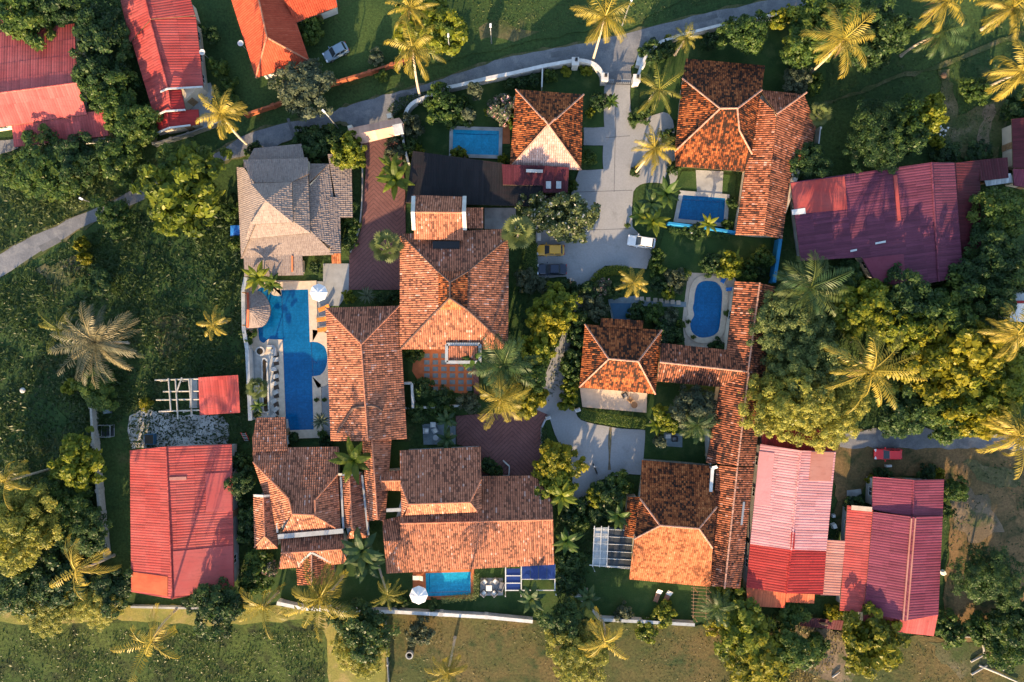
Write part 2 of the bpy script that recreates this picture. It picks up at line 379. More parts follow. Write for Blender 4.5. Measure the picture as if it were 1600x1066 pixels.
sheet('worn_path', smooth_px([(1290, 158), (1340, 142), (1400, 118), (1460, 104), (1540, 70), (1620, 40)], 4) + smooth_px([(1620, 48), (1540, 78), (1460, 110), (1400, 124), (1340, 148), (1290, 164)], 4), .035, 'grass_worn', .25)
sheet('worn_path', [(1480, 760), (1540, 770), (1570, 830), (1530, 850), (1490, 830)], .05, 'dirt', .6)
sheet('worn_path', [(1500, 720), (1590, 730), (1600, 760), (1540, 755)], .05, 'grass_worn', .6)
sheet('worn_path', [(745, 40), (790, 35), (840, 50), (800, 62), (750, 60)], .03, 'grass_worn', .5)
sheet('rubble_yard', [(203, 648), (225, 640), (290, 648), (350, 650), (360, 665), (355, 695), (205, 700), (200, 670)], .04, 'rubble', .25)
sheet('concrete_yard', [(282, 138), (330, 130), (345, 175), (330, 195), (250, 212), (246, 205), (312, 195)], .03, 'concrete', .15)
sheet('concrete_yard', [(757, 325), (806, 325), (806, 358), (757, 358)], .04, 'concrete')

up = smooth_px([(-80, 450), (0, 398), (60, 365), (150, 325), (215, 295), (330, 243), (400, 205), (500, 180), (560, 160), (640, 139), (720, 113), (800, 88), (900, 70), (1000, 47), (1100, 22), (1200, 0), (1290, -30)])
lo = smooth_px([(1360, -25), (1260, 8), (1190, 22), (1130, 40), (1060, 62), (1015, 82), (990, 100), (986, 124)])
lo2 = smooth_px([(946, 124), (942, 112), (925, 99), (900, 93), (840, 106), (760, 124), (700, 143), (640, 166), (612, 184), (622, 196), (560, 212), (552, 198), (530, 190), (505, 200), (440, 224), (400, 241), (340, 256), (225, 311), (160, 341), (100, 372), (0, 432), (-80, 482)])
sheet('verge', [(u, v - 3) for u, v in up] + lo + [(u, v + 3) for u, v in lo2], .045, 'grass_worn', .3)
sheet('road', up + lo + lo2, .06, 'asphalt', .16)
sheet('road', [(-60, 225), (25, 218), (30, 232), (-60, 262)], .055, 'asphalt', .1)
sheet('driveway', smooth_px([(946, 124), (943, 150), (944, 199)], 3) + [(912, 200), (912, 227), (942, 227), (942, 265), (905, 266), (893, 300), (890, 330), (838, 340), (836, 437)] +
      smooth_px([(885, 432), (898, 480), (880, 520), (862, 560), (848, 600), (838, 640), (856, 650), (872, 690), (895, 740), (890, 782), (930, 786), (962, 745), (1003, 742)], 4) +
      smooth_px([(1008, 672), (960, 668), (908, 656), (896, 630), (886, 580), (893, 530), (910, 480), (925, 440), (945, 415)], 4) +
      [(1010, 420), (1022, 388)] + smooth_px([(988, 355), (990, 300), (1015, 285), (1055, 285), (1056, 240), (1046, 178), (1000, 186), (985, 170), (986, 124)], 4), .075, 'concrete_drive', .06)
sheet('brick_driveway', smooth_px([(566, 218), (572, 250), (568, 310), (564, 360), (546, 400)], 4) + [(545, 453), (627, 453), (634, 370), (633, 290), (625, 218)], .08, 'brick_paving')
sheet('brick_driveway', [(712, 650), (838, 640), (856, 648), (846, 668), (846, 742), (790, 746), (750, 742), (735, 700), (714, 694)], .085, 'brick_paving')
sheet('pool_terrace', [(505, 412), (546, 412), (546, 455), (530, 478), (516, 478), (516, 690), (400, 660), (392, 545), (388, 440), (440, 438), (505, 440)], .06, 'grey_paving')
sheet('pool_terrace', [(1087, 266), (1130, 268), (1128, 303), (1089, 302)], .09, 'grey_paving')
sheet('pool_terrace', smooth_px([(1075, 426), (1138, 430), (1150, 440)], 2) + [(1136, 548), (1070, 540), (1066, 500)], .06, 'beige_deck')
sheet('pool_terrace', [(783, 195), (797, 195), (797, 225), (783, 225)], .09, 'terracotta')
sheet('pool_terrace', [(645, 893), (663, 893), (663, 925), (645, 925)], .09, 'terracotta')
sheet('path', [(950, 468), (992, 462), (1008, 470), (1072, 472), (1072, 480), (990, 478), (985, 500), (956, 500)], .07, 'slate')
sheet('garden_paving', [(660, 663), (712, 660), (712, 694), (662, 695)], .075, 'slate')
sheet('garden_paving', [(1037, 676), (1066, 678), (1066, 699), (1038, 697)], .075, 'slate')
sheet('garden_paving', [(751, 903), (786, 903), (786, 930), (750, 931)], .075, 'grey_paving')
# courtyard of terracotta with grey inset slabs
sheet('courtyard', [(648, 546), (738, 546), (740, 600), (728, 616), (660, 606), (644, 580)], .06, 'terracotta')
m = MB()
for i in range(6):
    for j in range(6):
        c = at(667 + i * 13.3, 556 + j * 10.3, .07); m.box(c, (.85, .68, .04))
struct(m.build('courtyard_slabs', 'slate'))
m = MB()
for i, (u, v) in enumerate(((995, 466), (1003, 467), (1013, 468), (1024, 469), (1033, 470), (1042, 471), (1051, 472), (1060, 473))): m.box(at(u, v, .09), (.65, .65, .06), .05)
struct(m.build('stepping_slabs', 'beige_deck'))
for px_ in ([(448, 186), (452, 185), (462, 214), (458, 216)], [(612, 150), (640, 143), (650, 160), (622, 168)], [(860, 82), (900, 76), (902, 84), (862, 90)], [(60, 385), (90, 370), (96, 378), (66, 394)], [(1080, 32), (1120, 23), (1122, 28), (1082, 38)]): sheet('road_patch', px_, .066, 'asphalt_patch', .08)
for px_ in ([(946, 215), (984, 212), (984, 213.2), (946, 216.2)], [(900, 300), (988, 297), (988, 298), (900, 301)], [(893, 360), (985, 357), (985, 358), (893, 361)], [(962, 150), (963, 150), (960, 300), (959, 300)]): sheet('drive_joint', px_, .079, 'asphalt_patch')
m = MB()                                                     # a dark patch and a brown strip laid on the drive
sheet('drive_patch', smooth_px([(960, 118), (963, 112), (966, 110), (969, 118), (970, 128), (960, 130), (960, 118)], 3), .085, 'asphalt')
sheet('drive_patch', [(951, 668), (955, 668), (954, 735), (950, 735)], .085, 'dirt', .1)
# ------------------------------------------------------------------ roofs: every slope is laid course by course
STYLE = {  # period, knots(u fraction, height), course, lift, jitter, materials
    'old': (.30, [(0, 0), (.3, .09), (.7, .09)], .34, .045, .03, 'tile_old', 'cap_pale'),
    'wing': (.33, [(0, 0), (.3, .10), (.7, .10)], .36, .04, .02, 'tile_wing', 'cap_pale'),
    'new': (.33, [(0, 0), (.3, .10), (.7, .10)], .36, .04, .015, 'tile_new', 'cap_new'),
    'newd': (.33, [(0, 0), (.3, .10), (.7, .10)], .36, .04, .015, 'tile_new', 'cap_dark'),
    'pale': (.33, [(0, 0), (.3, .10), (.7, .10)], .36, .04, .015, 'tile_pale', 'cap_pale'),
    'bright': (.30, [(0, 0), (.3, .09), (.7, .09)], .34, .04, .015, 'tile_sunlit', 'cap_pale'),
    'red': (.34, [(0, 0), (.3, .06), (.7, .06)], .40, .03, .008, 'tile_red', 'cap_new'),
    'thatch': (.30, [(0, 0), (.5, .035)], .34, .05, .035, 'thatch', None),
}
for nm in ('metal_red', 'metal_pinkred', 'metal_darkred', 'metal_purple', 'metal_plum', 'metal_maroon', 'metal_pink', 'metal_rust', 'metal_faded', 'metal_black', 'metal_white', 'peach_roof'):
    STYLE[nm] = (.40, [(0, 0), (.25, .022), (.6, .022), (.85, 0)], 2.6, .012, .006, nm, nm)
STYLE['peach_roof'] = (.8, [(0, 0), (.5, .01)], 3, .0, .004, 'peach_roof', None)

def clip(poly, axis, val, keep_less):
    out = []; n = len(poly)
    for i in range(n):
        a, b = poly[i], poly[(i + 1) % n]
        ia = (a[axis] <= val) if keep_less else (a[axis] >= val); ib = (b[axis] <= val) if keep_less else (b[axis] >= val)
        if ia: out.append(a)
        if ia != ib:
            t = (val - a[axis]) / (b[axis] - a[axis]); out.append((a[0] + t * (b[0] - a[0]), a[1] + t * (b[1] - a[1])))
    return out

def slope_frame(px, ze, zt):
    zs = [ze, ze] + [zt] * (len(px) - 2)
    for _ in range(4):
        P = [at(p[0], p[1], z) for p, z in zip(px, zs)]
        p0 = P[0]; e = Vector((P[1].x - p0.x, P[1].y - p0.y)).normalized(); nn = Vector((-e.y, e.x))
        cen = sum((Vector((p.x, p.y)) for p in P), Vector((0, 0))) / len(P)
        if (cen - Vector((p0.x, p0.y))).dot(nn) < 0: nn = -nn
        UV = [((p.x - p0.x) * e.x + (p.y - p0.y) * e.y, (p.x - p0.x) * nn.x + (p.y - p0.y) * nn.y) for p in P]
        vm = max(v for _, v in UV); k = (zt - ze) / max(vm, .05)
        zs = [ze + k * v for _, v in UV]
    return Vector((p0.x, p0.y)), e, nn, UV, k, [at(p[0], p[1], z) for p, z in zip(px, zs)]

def lay_slope(mb, px, ze, zt, st):
    per, knots, crs, lift, jit, _, _ = STYLE[st]
    o, e, nn, UV, k, P = slope_frame(px, ze, zt)
    flip = (e.x * nn.y - e.y * nn.x) < 0
    def emit(poly, h0, h1, u0, u1, v0, dj, tint):
        vs = []
        for u, v in poly:
            h = sm(h0, h1, (u - u0) / (u1 - u0)); z = ze + k * v + h + lift * (1 - (v - v0) / crs) + dj
            vs.append((o.x + e.x * u + nn.x * v, o.y + e.y * u + nn.y * v, z))
        A = sum(poly[i][0] * poly[(i + 1) % len(poly)][1] - poly[(i + 1) % len(poly)][0] * poly[i][1] for i in range(len(poly)))
        f = tuple(range(len(vs)))
        if (A < 0) != flip: f = f[::-1]
        mb.add(vs, [f], 0, tint)
    umin = min(u for u, _ in UV); umax = max(u for u, _ in UV)
    kn = knots + [(1.0, knots[0][1])]
    chan = {'new': .35, 'newd': .35, 'wing': .3, 'old': .8, 'pale': .5}.get(st, .75)
    rnd = random.Random(int(abs(px[0][0] * 31 + px[1][1] * 17)))
    for iu in range(math.floor(umin / per), math.ceil(umax / per)):
        colt = rnd.random(); tl = {}
        for j in range(len(kn) - 1):
            u0 = (iu + kn[j][0]) * per; u1 = (iu + kn[j + 1][0]) * per
            sp = clip(clip(UV, 0, u0, False), 0, u1, True)
            if len(sp) < 3: continue
            vmin = min(v for _, v in sp); vmax = max(v for _, v in sp)
            for iv in range(math.floor(vmin / crs), math.ceil(vmax / crs)):
                if iv not in tl: tl[iv] = (rnd.random() * .75 + colt * .25, rnd.uniform(-jit, jit))
                v0 = iv * crs; c = clip(clip(sp, 1, v0, False), 1, v0 + crs, True)
                if len(c) < 3: continue
                tint, dj = tl[iv]
                if j == len(kn) - 2: tint *= chan               # last strip of each column gets a darker tint
                emit(c, kn[j][1], kn[j + 1][1], u0, u1, v0, dj, tint)
    n = len(P); th = .16
    vs = [(p.x, p.y, p.z - .02) for p in P] + [(p.x, p.y, p.z - th) for p in P]
    mb.add(vs, [(i, (i + 1) % n, n + (i + 1) % n, n + i) for i in range(n)] + [tuple(range(n, 2 * n))], 1)
    return P

def near(a, b, t=5): return abs(a[0] - b[0]) < t and abs(a[1] - b[1]) < t
def hull(pts):
    pts = sorted(set((round(p[0], 3), round(p[1], 3)) for p in pts)); lo_, up_ = [], []
    for seq, L in ((pts, lo_), (pts[::-1], up_)):
        for p in seq:
            while len(L) > 1 and (L[-1][0] - L[-2][0]) * (p[1] - L[-2][1]) - (L[-1][1] - L[-2][1]) * (p[0] - L[-2][0]) <= 0: L.pop()
            L.append(p)
    return lo_[:-1] + up_[:-1]
def inset(poly, d):
    n = len(poly); out = []
    for i in range(n):
        a, b, c = Vector(poly[i - 1]), Vector(poly[i]), Vector(poly[(i + 1) % n])
        d1 = (b - a).normalized(); d2 = (c - b).normalized(); n1 = Vector((-d1.y, d1.x)); n2 = Vector((-d2.y, d2.x))
        bis = (n1 + n2); L = bis.length
        if L < .2: out.append(tuple(b + n1 * d)); continue
        bis /= L; out.append(tuple(b + bis * min(d / max(.4, bis.dot(n1)), 2.5 * d)))
    return out

def house(name, label, cat, u, v, group=None): return thing(name, label, cat, at(u, v, 0), group)

def opening(h, p, d, nrm, z, wd, ht, door):
    ang = math.atan2(d.y, d.x); c = p + nrm * .03
    f = MB(); 
    if door:
        f.box((c.x, c.y, z), (wd, .08, ht), ang); o = f.build('door', 'wood', h); o['label'] = 'brown timber door'
        k = MB(); q = c + nrm * .07 + d * (wd * .35); k.box((q.x, q.y, z), (.06, .06, .14), ang); k.build('handle', 'metal_grey', o)
    else:
        for s_ in (-1, 1):
            q = c + d * (s_ * wd / 2); f.box((q.x, q.y, z), (.09, .09, ht), ang)
            f.box((c.x, c.y, z + s_ * ht / 2), (wd + .09, .10, .09), ang)
        f.box((c.x, c.y, z), (.05, .07, ht), ang)
        o = f.build('window', 'white_paint', h)
        k = MB(); q = p + nrm * .012; k.box((q.x, q.y, z), (wd, .03, ht), ang); k.build('pane', 'glass', o)

def block(h, slopes, ze, zt, st, wall='cream_wall', ins=.6, caps=True, label=None, base=0, openings=True, wallpx=None):
    """one roofed volume: slopes are pixel outlines whose first two points are the eave"""
    mb = MB(); edges = []; allp = []; first = None
    for s_ in slopes:
        px, e_, t_, st_ = (s_ if isinstance(s_, tuple) else (s_, None, None, None))
        e_ = ze if e_ is None else e_; t_ = zt if t_ is None else t_
        if st_ is not None and st_ != st:
            mb2 = MB(); P = lay_slope(mb2, px, e_, t_, st_); extra = mb2
            o2 = mb2.build('roof_slope', [STYLE[st_][5], 'soffit'], h)
        else: P = lay_slope(mb, px, e_, t_, st)
        allp += P; n = len(px)
        for i in range(n): edges.append((px[i], px[(i + 1) % n], P[i], P[(i + 1) % n], i == 0))
    roof = mb.build('roof', [STYLE[st][5], 'soffit'], h)
    if label: roof['label'] = label
    cm = STYLE[st][6]
    if caps and cm:
        done = []
        for i in range(len(edges)):
            for j in range(i + 1, len(edges)):
                a, b = edges[i], edges[j]
                if a[4] or b[4]: continue
                if (near(a[0], b[1]) and near(a[1], b[0])) or (near(a[0], b[0]) and near(a[1], b[1])):
                    hi = [Vector((p.x, p.y, max(p.z, q.z) + .09)) for p, q in ((a[2], b[3]), (a[3], b[2]))] if near(a[0], b[1]) else [Vector((p.x, p.y, max(p.z, q.z) + .09)) for p, q in ((a[2], b[2]), (a[3], b[3]))]
                    m = MB(); N = max(1, int((hi[1] - hi[0]).length / .45))
                    for k in range(N):
                        q0 = hi[0].lerp(hi[1], k / N); q1 = hi[0].lerp(hi[1], (k + 1.08) / N)
                        m.tube([q0, q1], [.14 + random.uniform(-.02, .02), .12], 6, 0, random.random())
                    m.build('ridge_cap', cm, roof)
    if wall:
        hp = inset(hull([(p.x, p.y) for p in allp]), ins) if wallpx is None else [tuple(at(*q, ze)[:2]) for q in wallpx]
        m = MB(); m.prism(hp, base, ze - .17); 
        for a0, a1, p, q, eave in edges:               # gable ends and stepped edges closed down to the eave
            if eave or (p.z < ze + .3 and q.z < ze + .3): continue
            shared = sum(1 for b in edges if (near(a0, b[1]) and near(a1, b[0])) or (near(a0, b[0]) and near(a1, b[1])))
            if shared > 1: continue
            cx = sum(x[0] for x in hp) / len(hp); cy = sum(x[1] for x in hp) / len(hp); cen = Vector((cx, cy, 0))
            def inn(p, z): d = (Vector((p.x, p.y, 0)) - cen); L = max(d.length, .5); d *= (L - .35) / L; return (cen.x + d.x, cen.y + d.y, z)
            m.add([inn(p, ze - .05), inn(q, ze - .05), inn(q, q.z - .15), inn(p, p.z - .15)], [(0, 1, 2, 3)])
        m.build('wall', wall, h)
        if openings and base == 0:
            n = len(hp); cnt = 0
            for i in range(n):
                a = Vector(hp[i]); b = Vector(hp[(i + 1) % n]); L = (b - a).length
                if L < 3: continue
                d = (b - a) / L; nr = Vector((d.y, -d.x)); mid = (a + b) / 2
                if nr.dot(-mid) < 1.0: continue
                k = min(3, int(L / 3.2))
                for t in range(k):
                    if cnt > 4: break
                    p = a + d * (L * (t + .5) / k); cnt += 1
                    dr = t == k // 2 and cnt <= 2
                    opening(h, p, d, nr, 1.05 if dr else 1.55, 1.0 if dr else 1.3, 2.1 if dr else 1.1, dr)
    return roof

def strip_part(h, name, mat, pts, wd, ht, label=None):
    """a straight or bent beam, gutter or board through 3-D points"""
    m = MB()
    for a, b in zip(pts[:-1], pts[1:]):
        d = (b - a); s_ = Vector((-d.y, d.x, 0)).normalized() * wd / 2; u = Vector((0, 0, ht))
        m.add([a - s_, b - s_, b + s_, a + s_, a - s_ + u, b - s_ + u, b + s_ + u, a + s_ + u], [(3, 2, 1, 0), (4, 5, 6, 7), (0, 1, 5, 4), (1, 2, 6, 5), (2, 3, 7, 6), (3, 0, 4, 7)])
    o = m.build(name, mat, h)
    if label: o['label'] = label
    return o
# ------------------------------------------------------------------ the houses
# thatched house, three stepped tiers
h = house('thatched_house', 'large grey thatched house with stepped pyramid roof beside the long blue pool', 'house', 450, 330)
block(h, [([(377, 403), (370, 261), (381, 262), (415, 313)], 3.4, 9.2, None)], 3.4, 9.2, 'thatch', wall=None)
block(h, [([(381, 250), (480, 246), (481, 262), (381, 263)], 4.6, 5.2, None), ([(514, 256), (533, 396), (480, 361), (477, 268)], 3.2, 4.7, None), ([(531, 308), (533, 396), (516, 396), (515, 308)], 3.0, 3.6, None),
          ([(522, 398), (376, 404), (386, 370), (484, 359)], 3.2, 4.7, None), ([(481, 256), (514, 256), (484, 285)], 3.2, 5.0, None)], 3.2, 5.3, 'thatch', wall='cream_wall', ins=1.0)
block(h, [([(380, 250), (481, 248), (482, 272), (455, 285), (393, 286)], 5.2, 6.7, None), ([(481, 260), (485, 364), (455, 344), (452, 284)], 5.2, 6.7, None), ([(485, 364), (384, 374), (392, 347), (457, 344)], 5.2, 6.7, None)], 5.2, 6.7, 'thatch', wall=None)
block(h, [([(392, 287), (457, 285), (415, 313)], 7.3, 9.3, None), ([(456, 284), (458, 348), (415, 313)], 7.3, 9.3, None), ([(458, 348), (391, 351), (415, 313)], 7.3, 9.3, None)], 7.3, 9.3, 'thatch', wall=None)
block(h, [([(474, 430), (382, 432), (381, 400), (472, 398)], 2.7, 3.3, None)], 2.7, 3.3, 'thatch', wall='cream_wall')
block(h, [([(397, 232), (471, 225), (476, 250), (385, 254)], 2.9, 3.8, None)], 2.9, 3.8, 'thatch', wall='cream_wall')
block(h, [([(549, 241), (551, 340), (530, 340), (512, 241)], 2.7, 3.3, None)], 2.7, 3.3, 'thatch', wall='cream_wall')
block(h, [([(533, 412), (519, 412), (518, 396), (532, 395)], 2.4, 3.0, None)], 2.4, 3.0, 'bright', wall=None)
strip_part(h, 'ridge_board', 'terracotta', [at(457, 400, 3.35), at(457, 425, 2.95)], .25, .12)

# main hall
h = house('main_house', 'big square hipped terracotta house with a small dark lantern roof at its peak', 'house', 710, 455)
block(h, [[(627, 366), (786, 358), (795, 371), (729, 426), (686, 426)], [(795, 372), (794, 543), (728, 482), (729, 426)], [(794, 546), (625, 546), (686, 482), (728, 482)], [(625, 546), (625, 367), (686, 426), (686, 482)]], 3.9, 7.0, 'newd', ins=1.0)
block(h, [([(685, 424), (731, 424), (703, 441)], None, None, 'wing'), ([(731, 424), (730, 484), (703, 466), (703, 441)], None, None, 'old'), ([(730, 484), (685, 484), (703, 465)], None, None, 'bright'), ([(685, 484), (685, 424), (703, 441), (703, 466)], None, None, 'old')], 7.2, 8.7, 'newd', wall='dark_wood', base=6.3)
block(h, [[(646, 305), (727, 308), (725, 333), (647, 332)], [(724, 376), (647, 374), (647, 332), (725, 333)]], 5.4, 7.2, 'new', wall='white_wall', ins=.4, openings=False)
for u in (646.5, 726): strip_part(h, 'parapet', 'white_wall', [at(u, 307, 5.6), at(u - 1, 332, 7.35), at(u + .5, 360, 5.9)], .55, .35)
block(h, [[(755, 357), (728, 357), (728, 325), (755, 325)]], 3.8, 4.6, 'new', wall='cream_wall', ins=.3)
m = MB(); a = at(697, 383, 5.3); m.box((a.x, a.y, 5.15), (4.0, 1.1, .5)); m.build('skylight', 'black_metal', h)
block(h, [[(746, 563), (702, 563), (702, 541), (746, 541)]], 4.5, 4.9, 'new', wall='white_wall', ins=.5, openings=False)
for a, b in (((698, 538), (750, 538)), ((750, 538), (750, 566)), ((750, 566), (698, 566)), ((698, 566), (698, 538))): strip_part(h, 'gutter', 'poly_sheet', [at(*a, 4.6), at(*b, 4.6)], .45, .25)

# long hip roof with a narrower tail
h = house('long_house', 'long terracotta hip roofed house between the blue pool and the tiled courtyard', 'house', 572, 600)
block(h, [[(509, 481), (624, 478), (565, 538)], [(517, 689), (509, 481), (565, 538), (575, 689)], [(624, 478), (636, 686), (577, 688), (565, 538)]], 3.4, 6.2, 'new', ins=.8)
block(h, [[(574, 815), (566, 685), (579, 650), (590, 812)], [(612, 686), (602, 815), (590, 812), (579, 650)]], 3.4, 5.6, 'new')
block(h, [[(597, 737), (627, 735), (627, 751), (592, 752)], [(626, 767), (597, 766), (592, 752), (627, 751)]], 4.0, 4.9, 'new', wall='cream_wall', ins=.3, openings=False)
m = MB(); m.tube([at(u, v, 6.4 - abs(u - 572) * .052) for u, v in ((528, 676), (540, 656), (552, 638), (558, 636), (567, 635), (580, 634), (590, 636), (597, 642))], .22, 8); m.build('ridge_arch', 'cap_dark', h)

# south-west house
h = house('corner_house', 'terracotta house of many small gables at the south west corner of the compound', 'house', 470, 770)
block(h, [[(395, 700), (529, 698), (528, 741), (494, 780), (493, 805), (457, 803), (453, 777), (396, 722)], [(433, 830), (396, 723), (453, 777), (457, 803)], [(533, 830), (437, 838), (457, 803), (493, 805)], [(528, 741), (533, 828), (493, 805), (494, 780)]], 3.5, 6.0, 'new', wall='white_wall', ins=.8)
block(h, [[(446, 652), (401, 653), (395, 684), (395, 706), (449, 704)]], 2.9, 4.0, 'new', wall='white_wall')
block(h, [[(438, 840), (536, 831), (538, 858), (440, 864)], [(544, 880), (435, 889), (440, 864), (534, 856)]], 3.2, 4.7, 'new', wall='white_wall')
block(h, [[(465, 914), (463, 884), (487, 862), (488, 914)], [(522, 880), (523, 912), (488, 914), (487, 862)]], 2.8, 4.5, 'wing', wall='cream_wall')
block(h, [[(398, 855), (396, 773), (412, 775), (414, 838)], [(432, 773), (434, 856), (414, 838), (412, 775)], [(434, 857), (400, 858), (414, 838)]], 3.1, 4.7, 'new', wall='white_wall', ins=.4)
block(h, [[(536, 824), (529, 741), (546, 742), (551, 826)], [(564, 739), (575, 838), (551, 826), (546, 742)], [(576, 840), (540, 842), (551, 826)]], 3.1, 4.6, 'new', wall='white_wall', ins=.4)
strip_part(h, 'gutter', 'poly_sheet', [at(435, 838, 4.0), at(537, 829, 4.0)], .7, .3)
strip_part(h, 'gutter', 'poly_sheet', [at(533, 745, 3.6), at(537, 826, 3.6)], .3, .2); strip_part(h, 'gutter', 'poly_sheet', [at(432, 785, 3.6), at(434, 832, 3.6)], .3, .2)
strip_part(h, 'gutter', 'poly_sheet', [at(566, 742, 3.3), at(576, 836, 3.3)], .3, .2)
strip_part(h, 'bargeboard', 'white_wall', [at(397, 774, 3.3), at(412, 775, 4.75), at(430, 774, 3.3)], .35, .25); strip_part(h, 'bargeboard', 'white_wall', [at(529, 741, 3.3), at(546, 742, 4.7), at(562, 739, 3.3)], .35, .25)
strip_part(h, 'bargeboard', 'poly_sheet', [at(463, 884, 3.1), at(487, 863, 4.65)], .3, .2); strip_part(h, 'bargeboard', 'poly_sheet', [at(487, 863, 4.65), at(521, 880, 3.1)], .3, .2)

# south house with its upper storey
h = house('poolside_house', 'wide terracotta house with long south roof slope above the small rectangular pool', 'house', 735, 800)
block(h, [[(628, 746), (836, 743), (863, 783), (864, 812), (626, 818)], [(866, 882), (604, 896), (600, 846), (626, 844), (626, 818), (864, 812)]], 3.0, 5.6, 'new', wall='white_wall', ins=.7)
block(h, [[(598, 813), (628, 806), (628, 846), (599, 847)]], 3.7, 4.8, 'new', wall=None)
block(h, [[(625, 704), (751, 698), (752, 749), (734, 785), (639, 788), (626, 755)], ([(628, 808), (626, 755), (639, 788)], 5.6, 7.4, None), ([(752, 749), (753, 794), (746, 800), (734, 785)], 5.6, 7.4, None), ([(746, 800), (633, 805), (639, 788), (734, 785)], 5.8, 7.4, None)], 4.8, 7.4, 'new', wall='white_wall', ins=.6, openings=False)
strip_part(h, 'gutter', 'poly_sheet', [at(604, 797, 4.2), at(628, 796, 4.2)], .5, .25)
# blue solar awning on the corner
for i in range(3): 
    m = MB(); a = at(802, 894 + i * 11.5, 2.7); m.box((a.x, a.y, 2.7), (2.1, 1.05, .05)); m.build('solar_panel', 'solar_glass', h)
for i in range(4):
    m = MB(); a = at(822 + i * 13, 893, 2.9); m.box((a.x, a.y, 2.9), (1.22, 2.3, .05)); m.build('solar_panel', 'solar_glass', h)
m = MB()
for u, v0, v1 in ((790, 886, 924), (814.5, 884, 923), (867, 882, 921)): a, b = at(u, v0, 2.75), at(u, v1, 2.75); m.box(((a.x + b.x) / 2, (a.y + b.y) / 2, 2.75), (.16, abs(a.y - b.y), .14))
for u0, u1, v in ((790, 868, 922.5), (790, 814, 899.7), (790, 814, 911.2), (814, 867, 905)): a, b = at(u0, v, 2.78), at(u1, v, 2.78); m.box(((a.x + b.x) / 2, a.y, 2.78), (abs(a.x - b.x), .13, .12))
for u, v in ((790, 922), (867, 920), (814, 922)): a = at(u, v, 0); m.box((a.x, a.y, 1.35), (.14, .14, 2.7))
m.build('awning_frame', 'white_paint', h)

# north pool house and the black roofed service building
h = house('small_house', 'small steep hipped tile house with pale pink south slope beside the driveway', 'house', 855, 205)
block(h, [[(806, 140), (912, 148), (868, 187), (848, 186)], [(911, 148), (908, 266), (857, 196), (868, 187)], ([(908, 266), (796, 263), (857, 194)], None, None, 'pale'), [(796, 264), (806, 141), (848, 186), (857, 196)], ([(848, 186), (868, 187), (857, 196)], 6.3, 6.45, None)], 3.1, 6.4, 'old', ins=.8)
h = house('service_building', 'low flat building with black corrugated roof north of the main house', 'building', 740, 290)
block(h, [[(846, 323), (634, 317), (645, 236), (785, 255), (849, 290)]], 3.3, 3.7, 'metal_black', wall='orange_wall', ins=.9)
block(h, [[(848, 290), (786, 289), (784, 257), (848, 259)]], 3.95, 4.1, 'metal_maroon', wall=None)
block(h, [[(887, 301), (848, 301), (848, 259), (889, 262)]], 3.6, 3.9, 'metal_maroon', wall='cream_wall')
for u in (857, 873): m = MB(); a = at(u, 289, 3.85); m.box((a.x, a.y, 3.8), (.75, 1.1, .12)); m.build('skylight', 'poly_sheet', h)
strip_part(h, 'gutter', 'white_wall', [at(822, 267, 4.15), at(848, 268, 4.15)], .45, .15)

# north-east house with its wing
h = house('hip_house', 'mossy orange hipped tile house right of the entrance drive with a long side wing', 'house', 1125, 190)
block(h, [([(1072, 92), (1195, 103), (1190, 141), (1152, 170), (1125, 170), (1066, 123)], 3.1, 7.2, None), ([(1189, 141), (1174, 242), (1155, 204), (1152, 170)], 4.2, 7.2, None), ([(1162, 268), (1056, 260), (1054, 237), (1125, 170), (1152, 170), (1155, 204), (1173, 241)], 3.3, 7.2, None), ([(1054, 238), (1066, 123), (1125, 170)], 4.0, 7.2, None)], 3.3, 7.2, 'old', ins=.9)
block(h, [[(1188, 141), (1256, 148), (1214, 178)], [(1149, 367), (1182, 150), (1214, 178), (1193, 368)], ([(1275, 198), (1262, 252), (1207, 250), (1214, 178), (1256, 148)], 2.9, 5.4, None), ([(1239, 250), (1222, 373), (1193, 368), (1206, 250)], 3.3, 5.4, None)], 3.2, 5.4, 'wing', ins=.6)
h = house('guest_house', 'mossy tiled hip roof guest house with beige terrace in the middle of the garden', 'house', 968, 560)
block(h, [([(914, 507), (1034, 516), (997, 565), (951, 561)], None, None, None), [(1034, 516), (1024, 616), (997, 565)], [(1024, 616), (905, 605), (951, 561), (997, 565)], [(905, 605), (914, 507), (951, 561)]], 3.2, 6.3, 'old', ins=.8)
block(h, [[(939, 497), (1005, 501), (1004, 515), (938, 510)]], 2.9, 3.5, 'old', wall=None)
m = MB(); m.prism([at(*p, .4)[:2] for p in ((906, 606), (1011, 614), (1010, 645), (910, 636))], 0, .45); o = m.build('terrace', 'beige_deck', h)
h = house('corridor_house', 'L shaped row of narrow tiled gables along the east wall beside the kidney pool', 'house', 1150, 590)
block(h, [[(1033, 536), (1138, 547), (1167, 581), (1031, 566)], [(1126, 605), (1027, 596), (1031, 566), (1167, 581)]], 3.1, 4.9, 'wing')
block(h, [[(1135, 550), (1148, 440), (1187, 442), (1168, 582)], [(1103, 723), (1126, 600), (1168, 582), (1152, 728)], [(1211, 448), (1178, 729), (1152, 728), (1168, 582), (1187, 442)]], 3.1, 5.2, 'wing')
h = house('villa', 'brown mossy tiled villa with glowing orange south slope above the striped lawn', 'house', 1060, 820)
block(h, [([(1003, 719), (1108, 728), (1120, 792), (1092, 826), (1031, 821), (1000, 779)], 3.0, 6.6, None), ([(1110, 917), (983, 905), (991, 842), (1031, 821), (1092, 826), (1113, 856)], 3.0, 6.6, 'bright'), ([(991, 842), (999, 779), (1031, 821)], 4.4, 6.6, None), ([(1120, 792), (1113, 857), (1092, 826)], 4.4, 6.6, None)], 3.2, 6.6, 'old', ins=.8)
